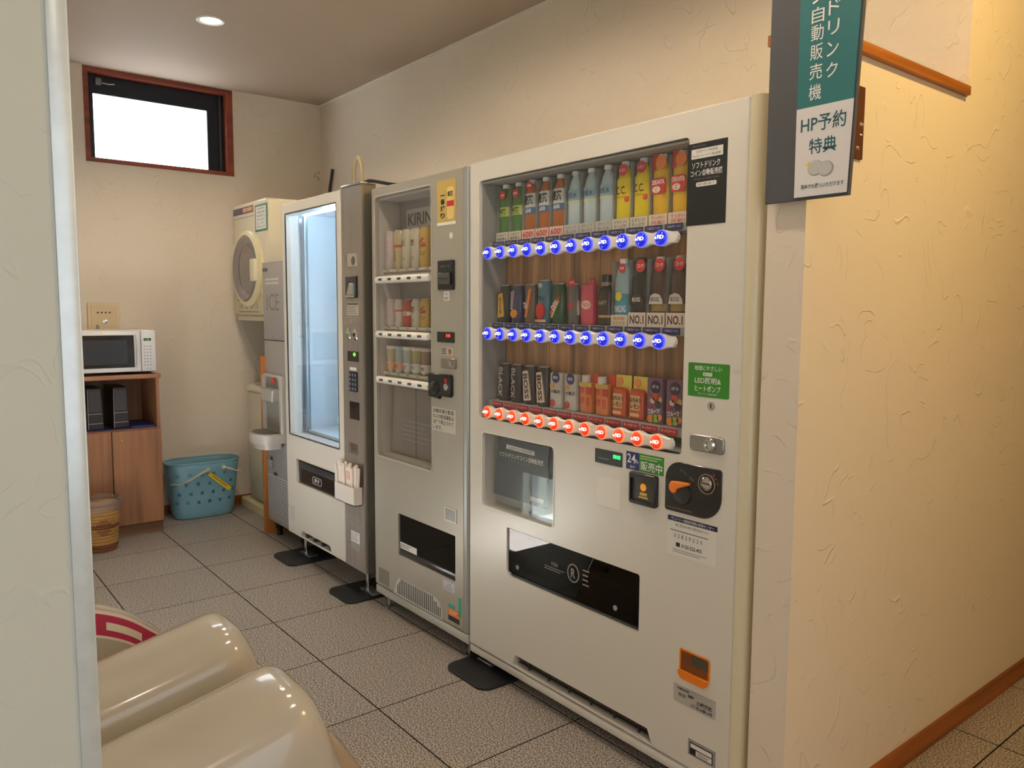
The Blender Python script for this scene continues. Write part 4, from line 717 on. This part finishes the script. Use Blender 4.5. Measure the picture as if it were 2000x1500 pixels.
# ================================================================== ICE DISPENSER
ic = thing('ice_dispenser', 'grey ice dispenser with a curved dispensing tray left of the snack machine', 'ice dispenser', (-1.88, .35, 0))
IG = M('ice_grey', (168, 164, 164), .38, .2, coat=.15); IL = M('ice_light', (196, 192, 186), .38, .05, coat=.1)
I0, I1, IY = -2.100, -1.645, .05
obj('upper_door', box(I0, I1, IY, .12, 1.142, 1.575, .004), IG, ic); obj('lower_front', box(I0, I1, IY+.001, .12, .092, 1.138, .004), IG, ic); obj('cabinet', box(I0+.006, I1-.004, .12, .70, .10, 1.568, .003), M('ice_cabinet', (150, 148, 146), .4), ic)
bd = plate('badge', -2.094, -2.026, 1.524, 1.543, IY, M('badge_dark', (60, 58, 64), .4), ic); lines(-2.088, -2.034, 1.529, 1.538, 1, IY-.0016, GINK, bd)
for z in (1.473, 1.452): obj('stripe', box(-2.060, -1.865, IY-.0008, IY, z, z+.012), M('stripe_pale', (206, 204, 202), .4), ic)
txt('ICE', -1.952, 1.352, .178, .094, F(IY-.0012), M('ice_ink', (128, 122, 124), .4), ic, 0)
obj('door_lock', lathe([(.010, 0), (.009, -.005), (.003, -.006)], -1.950, IY, 1.157, 16, axis='y'), CHROME, ic)
fr_o = rrect(-2.095, -1.812, .575, .950, .03, 6); fr_i = rrect(-2.080, -1.842, .612, .936, .03, 6)
fr = obj('dispenser_frame', prism(fr_o, IY-.022, IY, holes=[fr_i], ch=.006), IL, ic); obj('alcove', box(-2.082, -1.840, IY-.002, IY+.0005, .60, .938), M('alcove_grey', (150, 148, 142), .45), ic)
obj('chute', prism([(-2.03, .80), (-1.88, .80), (-1.865, .872), (-2.05, .872)], IY-.05, IY-.002, ch=.006), M('chute_grey', (176, 172, 166), .35), fr); obj('push_button', lathe([(.017, 0), (.016, -.008), (.008, -.011)], -1.928, IY-.018, .918, 18, axis='y'), M('ice_red', (226, 70, 56), .3, coat=.4), fr); obj('indicator', box(-2.04, -2.02, IY-.004, IY-.002, .905, .915), GREYP, fr)
obj('side_hook', tube([(-2.066, IY-.012, .87), (-2.055, IY-.02, .84), (-2.045, IY-.012, .82)], .006, 8), WHITE2, fr)
# tray with a rounded plan
tp_o = [(-2.07, .05)] + [(-2.07+.14-.14*math.cos(a)*1.0, -.02-.075*math.sin(a)) for a in [k*PI/16 for k in range(0, 9)]] + [(-1.81-.12+.12*math.sin(a), -.02-.075*math.cos(a)) for a in [k*PI/16 for k in range(0, 9)]] + [(-1.81, .05)]
tp_o = tp_o[::-1] if sum((tp_o[i][0]-tp_o[i-1][0])*(tp_o[i][1]+tp_o[i-1][1]) for i in range(len(tp_o))) > 0 else tp_o
obj('drip_tray', prism(tp_o, .632, .578, 'z', ch=.006), IL, ic); obj('tray_well', prism(inset(tp_o, .016), .6335, .632, 'z'), M('well_dark', (96, 94, 90), .4), ic); obj('tray_under', prism(inset(tp_o, .02), .578, .545, 'z'), IL, ic)
gp = obj('grille_panel', box(-2.078, -1.66, IY-.002, IY+.001, .125, .368), M('grille_light', (188, 186, 184), .4), ic)
for k in range(15): obj('grille_slat', box(-2.070, -1.665, IY-.007, IY-.002, .133+k*.0155, .141+k*.0155, .0015, 1), M('slat_grey', (160, 158, 158), .4), gp)
lb = plate('spec_label', -2.078, -2.005, .405, .475, IY, M('spec_grey', (140, 138, 140), .4), ic); lines(-2.074, -2.01, .41, .45, 4, IY-.0016, PAPER, lb, .3); obj('spec_dark', box(-2.038, -2.01, IY-.0018, IY-.0012, .452, .472), INK, lb); obj('vent_catch', box(-1.99, -1.95, IY-.004, IY, .372, .388), DGREY, ic)
for a in (-2.05, -1.70):
    for b in (.10, .62): obj('leg', lathe([(.016, 0), (.018, .01), (.012, .02), (.026, .05), (.030, .102)], a, b, 0, 16), BLACK, ic)
solid('wood_partition', box(-2.152, -2.106, .042, .792, 0, 1.044, .003), wood('partition_wood', (178, 108, 46)), 'orange-brown wooden side panel standing against the ice dispenser', 'partition', (-2.13, .4, 0))

# ================================================================== DRYER ON ITS STAND, WASHER BELOW
DC = M('dryer_cream', (232, 222, 196), .38, coat=.25); DS = M('dryer_silver', (148, 142, 146), .25, .45, coat=.3)
dr = thing('tumble_dryer', 'cream tumble dryer with a round grey door stacked in the corner', 'dryer', (-2.56, .45, 1.27))
D0, D1, DY = -2.845, -2.275, .15
obj('body', box(D0, D1, DY, .74, 1.272, 1.972, .018, 3), DC, dr)
lo = obj('logo_strip', box(-2.832, -2.488, DY-.002, DY+.001, 1.905, 1.945), M('logo_dark', (72, 66, 92), .4), dr); obj('logo_bar', box(-2.66, -2.49, DY-.0028, DY-.002, 1.910, 1.940), M('logo_orange', (206, 130, 84), .5), lo); txt('DE-N50', -2.575, 1.925, .15, .02, F(DY-.0034), PAPER, lo, .01); txt('電気', -2.75, 1.925, .06, .016, F(DY-.0026), GINK, lo, 0)
obj('seam', box(-2.83, -2.48, DY-.0015, DY, 1.880, 1.884), GREYP, dr)
nt = obj('notice', box(-2.452, -2.262, DY-.0024, DY, 1.778, 1.936), M('notice_green', (64, 128, 104), .5), dr); obj('notice_sheet', box(-2.438, -2.276, DY-.003, DY-.0024, 1.79, 1.926), PAPER, nt)
for i, s in enumerate(('ご利用の際は', '洗濯機と乾燥機', '時間は乾燥終了後', '速やかにお取り', '出しください', 'お願いします')): txt(s, -2.357, 1.912-i*.0215, .125, .012, F(DY-.0034), M('blue_ink', (70, 76, 130), .5), nt, 0)
dd = obj('door_ring', lathe([(.238, 0), (.238, -.018), (.228, -.030), (.205, -.034), (.200, -.02), (.200, 0)], -2.565, DY, 1.562, 40, axis='y', cap=False), M('ring_cream', (236, 224, 184), .35, coat=.3), dr)
obj('door_rim', lathe([(.205, -.02), (.205, -.034), (.190, -.042), (.150, -.030), (.140, -.02)], -2.565, DY, 1.562, 40, axis='y', cap=False), DS, dd); obj('door_glass', lathe([(.146, -.022), (.12, -.010), (.08, -.004), (.001, -.002)], -2.565, DY, 1.562, 40, axis='y'), M('door_dark', (92, 84, 90), .12, coat=.8), dd)
obj('door_handle', box(-2.425, -2.355, DY-.056, DY-.028, 1.48, 1.615, .008), M('handle_cream', (236, 226, 196), .35), dd)
ct = obj('control_panel', box(D0+.008, D1-.008, DY-.006, DY, 1.280, 1.408, .003), M('panel_cream', (214, 200, 168), .4), dr)
for k in range(4): b_ = obj('push_key', box(-2.74+k*.09, -2.70+k*.09, DY-.010, DY-.006, 1.315, 1.345, .002), M('key_cream', (196, 186, 160), .4), ct)
lines(-2.78, -2.50, 1.36, 1.395, 2, DY-.0066, GINK, ct, .35); lines(-2.76, -2.4, 1.288, 1.304, 1, DY-.0066, GINK, ct, .35)
sd = thing('dryer_stand', 'pale grey steel stand with tapered side plates under the dryer', 'stand', (-2.56, .45, 0)); SG = M('stand_grey', (206, 198, 184), .45, .2)
obj('top_frame', box(D0+.01, D1+.01, DY+.01, .74, 1.240, 1.270, .003), M('stand_cream', (222, 210, 184), .45), sd)
for a in (-2.835, -2.285): obj('side_plate', prism([(.17, 1.24), (.76, 1.24), (.76, .0565), (.70, .0565), (.56, .84), (.30, .86)], a, a+.010, 'x'), SG, sd)
obj('back_plate', box(-2.825, -2.285, .745, .755, .85, 1.24), SG, sd); obj('cross_rail', box(-2.825, -2.285, .70, .73, 1.18, 1.235), SG, sd)
wa = thing('washing_machine', 'cream top-loading washing machine in the corner below the dryer', 'washing machine', (-2.54, .47, .05)); WC = M('washer_cream', (222, 214, 194), .42, coat=.15)
obj('body', box(-2.818, -2.262, .205, .692, .064, .775, .012), WC, wa); obj('top_deck', box(-2.824, -2.256, .198, .695, .775, .822, .014, 3), M('deck_cream', (230, 224, 206), .35, coat=.2), wa); obj('lid', box(-2.78, -2.30, .24, .60, .822, .832, .006), WC, wa); yl = plate('yellow_label', -2.42, -2.32, .46, .66, .205, M('label_yellow', (222, 178, 60), .5), wa); lines(-2.41, -2.33, .48, .64, 8, .2035, INK, yl, .3)
solid('washer_pan', prism(rrect(-2.898, -2.165, .165, .785, .03), .058, 0, 'z', holes=[rrect(-2.870, -2.195, .193, .757, .02)], ch=.004), M('pan_cream', (214, 200, 160), .5), 'cream plastic drain pan under the washing machine', 'drain pan', (-2.53, .47, 0)) if False else None
pn = prism(rrect(-2.898, -2.165, .165, .785, .03), .056, 0, 'z', ch=.006); solid('drain_pan', pn, M('pan_cream', (214, 200, 160), .5), 'cream plastic drain pan under the washing machine', 'drain pan', (-2.53, .47, 0))

# ================================================================== CABINET, MICROWAVE, BOXES
CW = wood('cabinet_wood', (150, 104, 72), amt=.14); CT = wood('cabinet_top', (158, 112, 80), axis='y', amt=.14)
cbn = thing('microwave_cabinet', 'brown wooden cabinet with open shelf and two doors carrying the microwave', 'cabinet', (-2.73, -.68, 0))
CX, C0, C1 = -2.545, -.945, -.412
obj('top', box(-2.908, CX+.012, C0-.008, C1+.008, .912, .936, .002), CT, cbn)
for a, b in ((C0, C0+.018), (C1-.018, C1)): obj('side_panel', box(-2.908, CX, a, b, .066, .912), CW, cbn)
obj('back_panel', box(-2.908, -2.898, C0+.018, C1-.018, .066, .912), CW, cbn); obj('shelf', box(-2.898, CX-.004, C0+.018, C1-.018, .604, .622), CW, cbn); obj('bottom', box(-2.898, CX-.004, C0+.018, C1-.018, .066, .084), CW, cbn); obj('plinth', box(-2.90, CX-.008, C0+.004, C1-.004, 0, .066), wood('plinth_wood', (132, 92, 62), axis='y'), cbn)
for a, b, kx in ((C0+.002, -.680, -.735), (-.676, C1-.002, -.621)):
    d = obj('door', box(CX, CX+.018, a, b, .070, .616, .0015, 1), CW, cbn)
    if b > -.6: obj('knob', lathe([(.011, 0), (.010, .006), (.006, .008), (.005, .004)], CX+.018, kx, .564, 16, axis='x'), M('brass', (190, 160, 110), .3, .9), d)
mw = thing('microwave', 'white microwave oven with dark door window on the wooden cabinet', 'microwave', (-2.72, -.64, .936)); MX = -2.565
MWW = M('micro_white', (232, 232, 234), .35, coat=.2)
obj('case', box(-2.895, MX, -.880, -.420, .950, 1.190, .006), MWW, mw)
md = obj('door', box(MX, MX+.020, -.878, -.503, .953, 1.187, .006), MWW, mw); obj('door_window', prism(rrect(-.862, -.538, .978, 1.162, .004), MX+.0215, MX+.019, 'x'), M('micro_glass', (18, 20, 24), .1, coat=.6), md); obj('inner_window', prism(rrect(-.83, -.575, .998, 1.135, .004), MX+.0222, MX+.0214, 'x'), M('micro_mesh', (44, 48, 52), .3), md)
obj('handle', tube(spline([(MX+.022, -.528, .975), (MX+.034, -.524, 1.02), (MX+.036, -.523, 1.07), (MX+.034, -.524, 1.12), (MX+.022, -.528, 1.165)], 5), .006, 8), MWW, md)
mp_ = obj('control_panel', box(MX, MX+.018, -.499, -.422, .953, 1.187, .004), M('micro_panel', (222, 222, 226), .35), mw); md_ = obj('display', box(MX+.0175, MX+.019, -.486, -.446, 1.128, 1.143), M('micro_lcd', (22, 40, 26), .3), mp_); txt('1:06', -.466, 1.1355, .022, .008, G(MX+.0194), M('lcd_green', (60, 170, 80), .4, emit=1, ecol=(60, 200, 90)), md_, .01)
for i in range(3):
    for j in range(7): obj('key', box(MX+.0175, MX+.019, -.488+i*.016, -.478+i*.016, .985+j*.018, .993+j*.018), M('micro_key', (176, 178, 184), .4), mp_)
txt('Range', -.459, .969, .03, .006, G(MX+.0186), GINK, mp_, .01)
for a in (-.85, -.45):
    for b in (-2.86, -2.60): obj('foot', lathe([(.012, 0), (.012, .015)], b, a, .936, 12), BLACK, mw)
FB = M('file_black', (34, 30, 34), .4, coat=.2); FE = M('file_edge', (150, 146, 148), .35)
for a, b, lb in ((-.783, -.700, 'left black upright file case on the cabinet shelf'), (-.650, -.566, 'right black upright file case on the cabinet shelf')):
    t = thing('file_case', lb, 'file case', (-2.68, (a+b)/2, .625), 'black file cases on the cabinet shelf')
    obj('body', prism([(a, .6255), (b, .6255), (b-.008, .862), (a+.004, .862)], -2.60, -2.84, 'x', ch=.003), FB, t); obj('edge_strip', prism([(a+.001, .628), (a+.004, .628), (a+.007, .855), (a+.005, .855)], -2.5985, -2.601, 'x'), FE, t)
    for z in (.66, .715): obj('seam', box(-2.6002, -2.5988, a+.004, b-.006, z, z+.003), FE, t)
    obj('spine_card', prism([(a+.012, .73), (b-.012, .73), (b-.014, .845), (a+.014, .845)], -2.599, -2.601, 'x'), M('spine_grey', (58, 52, 58), .4), t)
solid('blue_folder', box(-2.86, -2.58, -.562, -.436, .6225, .634, .002), M('folder_blue', (38, 48, 116), .5), 'flat dark blue folder on the right of the cabinet shelf', 'folder', (-2.72, -.5, .6225))
solid('blue_sheet', box(-2.86, -2.575, -.92, -.564, .6222, .6246), MATS['folder_blue'], 'dark blue sheet under the black file cases', 'sheet', (-2.72, -.74, .6222))

# ================================================================== WICKER BIN
wbk = thing('wicker_bin', 'round yellow and brown wicker waste bin with a clear liner by the cabinet', 'waste bin', (-2.36, -.782, 0))
STRAW = M('straw', (170, 126, 64), .6, bump=.3, bscale=120); STRAWD = M('straw_dark', (120, 66, 34), .6, bump=.3, bscale=120)
bx_, by_ = -2.36, -.782; NR = 14
def bin_r(z): return .074+.022*min(1, z/.26)
obj('inner_wall', lathe([(bin_r(0)-.007, .002), (bin_r(.13)-.007, .13), (bin_r(.26)-.007, .262)], bx_, by_, 0, 28), M('straw_inner', (150, 104, 52), .7), wbk)
for i in range(NR):
    z0 = .004+i*.0182; bm = nb(); n = 48; R_ = bin_r(z0); rings = []
    for hh in (0, .005, .0115, .0165):
        ring = []
        for k in range(n):
            wv = .0032*math.sin(2*PI*k/6+(PI if i % 2 else 0)); rr = R_+(.0028+wv*.7 if 0 < hh < .0165 else -.001)
            ring.append(bm.verts.new((bx_+rr*math.cos(2*PI*k/n), by_+rr*math.sin(2*PI*k/n), z0+hh)))
        rings.append(ring)
    for a, b in zip(rings, rings[1:]):
        for k in range(n): bm.faces.new((a[k], a[(k+1) % n], b[(k+1) % n], b[k]))
    obj('weave_row', bm, STRAWD if i in (0, 1, 7) else STRAW, wbk)
    if i in (5, 6, 8, 9):
        wd = 6 if i in (6, 8) else 3
        bmd = nb()
        for k in range(-wd, wd+1):
            for s_ in (0, 1):
                a0 = .12+(k*.5+0)*2*PI/48*1.0
            rr = R_+.0062; a0 = -.05+k*.062; a1 = a0+.05
            bmd.faces.new([bmd.verts.new((bx_+rr*math.cos(a), by_+rr*math.sin(a), z)) for a, z in ((a0, z0+.002), (a1, z0+.002), (a1, z0+.0145), (a0, z0+.0145))])
        obj('weave_diamond', bmd, STRAWD, wbk)
obj('rim', lathe([(bin_r(.26)+.002, .252), (bin_r(.26)+.007, .260), (bin_r(.26)+.003, .270), (bin_r(.26)-.004, .266)], bx_, by_, 0, 36, cap=False), STRAWD, wbk)
lnb = nb(); n = 48
rr_ = [[lnb.verts.new((bx_+(R_+.004*math.sin(7*a+z*40))*math.cos(a), by_+(R_+.004*math.sin(7*a+z*40))*math.sin(a), z+.006*math.sin(5*a))) for a in [2*PI*k/n for k in range(n)]] for R_, z in ((.106, .225), (.107, .25), (.104, .285), (.092, .292), (.084, .24))]
for a, b in zip(rr_, rr_[1:]):
    for k in range(n): lnb.faces.new((a[k], a[(k+1) % n], b[(k+1) % n], b[k]))
obj('bin_liner', lnb, M('liner_film', (180, 160, 148), .3, alpha=.4), wbk, ang=1.5)

# ================================================================== BLUE LAUNDRY TUB
tb = thing('laundry_tub', 'oval blue plastic tub with round holes and cream handles by the back wall', 'tub', (-2.785, -.115, 0))
TBM = M('tub_blue', (124, 174, 196), .42, coat=.1)
tx, ty, NC, NV = -2.785, -.115, 48, 12
TE = 2/2.9
def tub_e(a): return math.copysign(abs(math.cos(a))**TE, math.cos(a))*.113, math.copysign(abs(math.sin(a))**TE, math.sin(a))*.205
TAB = [0]; pa = tub_e(0)
for k in range(1, 2001):
    pb = tub_e(2*PI*k/2000); TAB.append(TAB[-1]+math.hypot(pb[0]-pa[0], pb[1]-pa[1])); pa = pb
def arc_angle(fr):
    L_ = (fr % 1.0)*TAB[-1]; lo, hi = 0, 2000
    while hi-lo > 1:
        md_2 = (lo+hi)//2
        if TAB[md_2] <= L_: lo = md_2
        else: hi = md_2
    return 2*PI*(lo+(L_-TAB[lo])/max(1e-9, TAB[hi]-TAB[lo]))/2000
def tubp(kk, vv, off=0):
    t_ = vv/NV; a = arc_angle(kk/NC); e = TE
    hx, hy = .098+.030*t_-off, .185+.040*t_-off
    if vv <= 0: hx -= .008; hy -= .008
    cxn = math.copysign(abs(math.cos(a))**e, math.cos(a)); syn = math.copysign(abs(math.sin(a))**e, math.sin(a))
    return Vector((tx+hx*cxn, ty+hy*syn, .004+.350*t_))
bm = nb(); cache = {}
def tv(k, v):
    key = (k % NC, v)
    if key not in cache: cache[key] = bm.verts.new(tubp(k, v))
    return cache[key]
for v in range(NV):
    for k in range(NC):
        q4 = (tv(k, v), tv(k+1, v), tv(k+1, v+1), tv(k, v+1))
        if v in (3, 5, 7, 9) and k % 3 == (0 if v in (3, 7) else 1):
            pc = [tubp(k+.5+.47*math.cos(PI/8+i*PI/4), v+.5+.36*math.sin(PI/8+i*PI/4)) for i in range(8)]; hv = [bm.verts.new(p) for p in pc]
            # hv angles: 22.5,67.5,112.5,157.5,202.5,247.5,292.5,337.5 ; corners q4: (0,0) (1,0) (1,1) (0,1)
            bm.faces.new((q4[0], q4[1], hv[6], hv[5])); bm.faces.new((q4[1], q4[2], hv[0], hv[7])); bm.faces.new((q4[2], q4[3], hv[2], hv[1])); bm.faces.new((q4[3], q4[0], hv[4], hv[3]))
            bm.faces.new((q4[1], hv[7], hv[6])); bm.faces.new((q4[2], hv[1], hv[0])); bm.faces.new((q4[3], hv[3], hv[2])); bm.faces.new((q4[0], hv[5], hv[4]))
        else: bm.faces.new(q4)
bm.faces.new([tv(k, 0) for k in range(NC)][::-1]); bmesh.ops.recalc_face_normals(bm, faces=bm.faces[:])
tbody = obj('tub_body', bm, TBM, tb, ang=.9); sm = tbody.modifiers.new('wall', 'SOLIDIFY'); sm.thickness = .004; sm.offset = -1
rim = [tubp(k, NV) for k in range(NC)]; obj('rim', tube(rim+[rim[0]], .006, 8), TBM, tb, ang=1)
HC = M('handle_ivory', (226, 218, 190), .4)
fx = lambda yy, z: tx+(.098+.030*z/.354)*max(.02, 1-abs((yy-ty)/(.19+.04*z/.354))**2.9)**(1/2.9)+.012
for pts in ([(-.115, .312), (-.16, .295), (-.22, .262), (-.28, .240), (-.325, .235)], [(-.018, .318), (.025, .300), (.065, .282), (.098, .272), (.112, .268)]):
    P3 = [(fx(a, b)+.004, a, b) for a, b in pts]; obj('handle', tube(spline(P3, 6), [.016]+[.013]*8+[.009]*16, 10, flat=.55), HC, tb)
    obj('handle_pin', lathe([(.013, 0), (.012, .006), (.004, .008)], fx(pts[0][0], pts[0][1])-.006, pts[0][0], pts[0][1], 14, axis='x'), HC, tb)
ys = obj('yellow_tag', prism([(-.117, .276), (-.101, .294), (.028, .180), (.012, .160)], -2.655, -2.659, 'x'), M('tag_yellow', (230, 196, 30), .4), tb)
lines(0, .001, 0, .001, 1, 0, INK, tb) if False else None
obj('tag_print', prism([(-.09, .268), (-.086, .272), (.0, .194), (-.004, .189)], -2.6545, -2.655, 'x'), M('tag_dark', (150, 110, 30), .5), ys)

# ================================================================== MASSAGE CHAIR SHELLS (left foreground)
SH = M('shell_beige', (184, 178, 168), .18, coat=.7, var=.02, vscale=3); SHI = M('shell_inner', (170, 148, 118), .3)
def shell(x0, x1, prof, mat, pw=2.5, nx=22, tuck=.06, low=0):
    """a moulded hump: a closed YZ profile spread across X, rolling over to steep flanks"""
    bm = nb(); cols = []; n = len(prof); half = (x1-x0)/2; yb = min(a for a, b in prof); zb = min(b for a, b in prof)
    for i in range(nx+1):
        s = math.sin((-1+2*i/nx)*PI/2); h = max(0, 1-abs(s)**pw)**(1/pw); h = low+(1-low)*h
        cols.append([bm.verts.new(((x0+x1)/2+half*s, yb+(a-yb)*(1-tuck+tuck*h), zb+(b-zb)*max(h, .02))) for a, b in prof])
    for A, B in zip(cols, cols[1:]):
        for k in range(n): bm.faces.new((A[k], A[(k+1) % n], B[(k+1) % n], B[k]))
    bm.faces.new(cols[0][::-1]); bm.faces.new(cols[-1]); bmesh.ops.recalc_face_normals(bm, faces=bm.faces[:])
    return bm
def smooth_profile(ctrl, k=5): return [(p.x, p.y) for p in spline([(a, b, 0) for a, b in ctrl], k)]
PR = smooth_profile([(-.80, .02), (-.815, .10), (-.84, .20), (-.87, .30), (-.895, .385), (-.915, .452), (-.94, .492), (-.975, .503), (-1.05, .486), (-1.17, .457), (-1.29, .43), (-1.385, .405)]) + [(-1.385, .02)]
PR = [(a_, b_*.945) for a_, b_ in PR]
for x0, x1, lb in ((.43, .80, 'nearest glossy beige moulded chair shell at the lower left'), (.02, .36, 'middle glossy beige moulded chair shell behind the nearest one')):
    t = thing('chair_shell', lb, 'chair shell', ((x0+x1)/2, -1.1, 0), 'glossy beige moulded chair shells')
    obj('shell', shell(x0, x1, PR, SH, 3.8), SH, t, ang=1.2)
    NP = smooth_profile([(-.665, .0), (-.685, .05), (-.712, .10), (-.752, .17), (-.805, .25), (-.84, .275)], 4)+[(-.885, .24), (-.87, .0)]
    nx0 = x0-.062 if x0 > .3 else x0-.19
    nz = obj('foot_nose', shell(nx0, x0+.14, NP, SH, 9, 18, .01), M('nose_beige', (178, 160, 138), .14, coat=.7), t, ang=1.2)
    txt('MAYSEN', 0, 0, .12, .026, (lambda a, b, xm=nx0: (xm+.075-a, -.763-.55*b+.004, .185+.835*b+.003)), M('shell_ink', (58, 42, 36), .4), nz, .01)
    obj('base', box(x0+.04, x1-.04, -1.36, -.80, 0, .03, .004), DGREY, t)
tq = thing('chair_shell', 'thin far beige chair side shell with a crimson and cream label band', 'chair shell', (-.12, -1.2, 0), 'glossy beige moulded chair shells')
PQ = smooth_profile([(-.97, .02), (-.985, .20), (-1.035, .345), (-1.086, .402), (-1.146, .448), (-1.22, .482), (-1.30, .500), (-1.385, .505)])+[(-1.385, .02)]
obj('shell', shell(-.135, -.10, PQ, SH, 6, 10, 0, .96), SH, tq, ang=1.2)
def bandstrip(d0, d1, t0, t1, mat, x, name):
    """a strip following the curved top of the far shell on its side face"""
    top = [p for p in PQ[8:-1]]; bm = nb(); n = len(top); L0 = []; L1_ = []
    for i in range(n):
        tt = i/(n-1)
        if t0 <= tt <= t1: a, b = top[i]; L0.append(bm.verts.new((x, a-.012*d0*10*.3, b-d0))); L1_.append(bm.verts.new((x, a-.012*d1*10*.3, b-d1)))
    for i in range(len(L0)-1): bm.faces.new((L0[i], L0[i+1], L1_[i+1], L1_[i]))
    return obj(name, bm, mat, tq)
bandstrip(.010, .090, 0, 1, M('label_cream', (238, 226, 216), .4), -.0995, 'label_backing'); bandstrip(.020, .082, 0, 1, M('label_crimson', (186, 52, 88), .4), -.0991, 'label_band'); bandstrip(.041, .064, .26, .56, M('label_cream2', (232, 222, 206), .4), -.0987, 'label_field'); bandstrip(.020, .082, .86, 1, M('label_pink', (236, 190, 200), .4), -.0985, 'label_end')
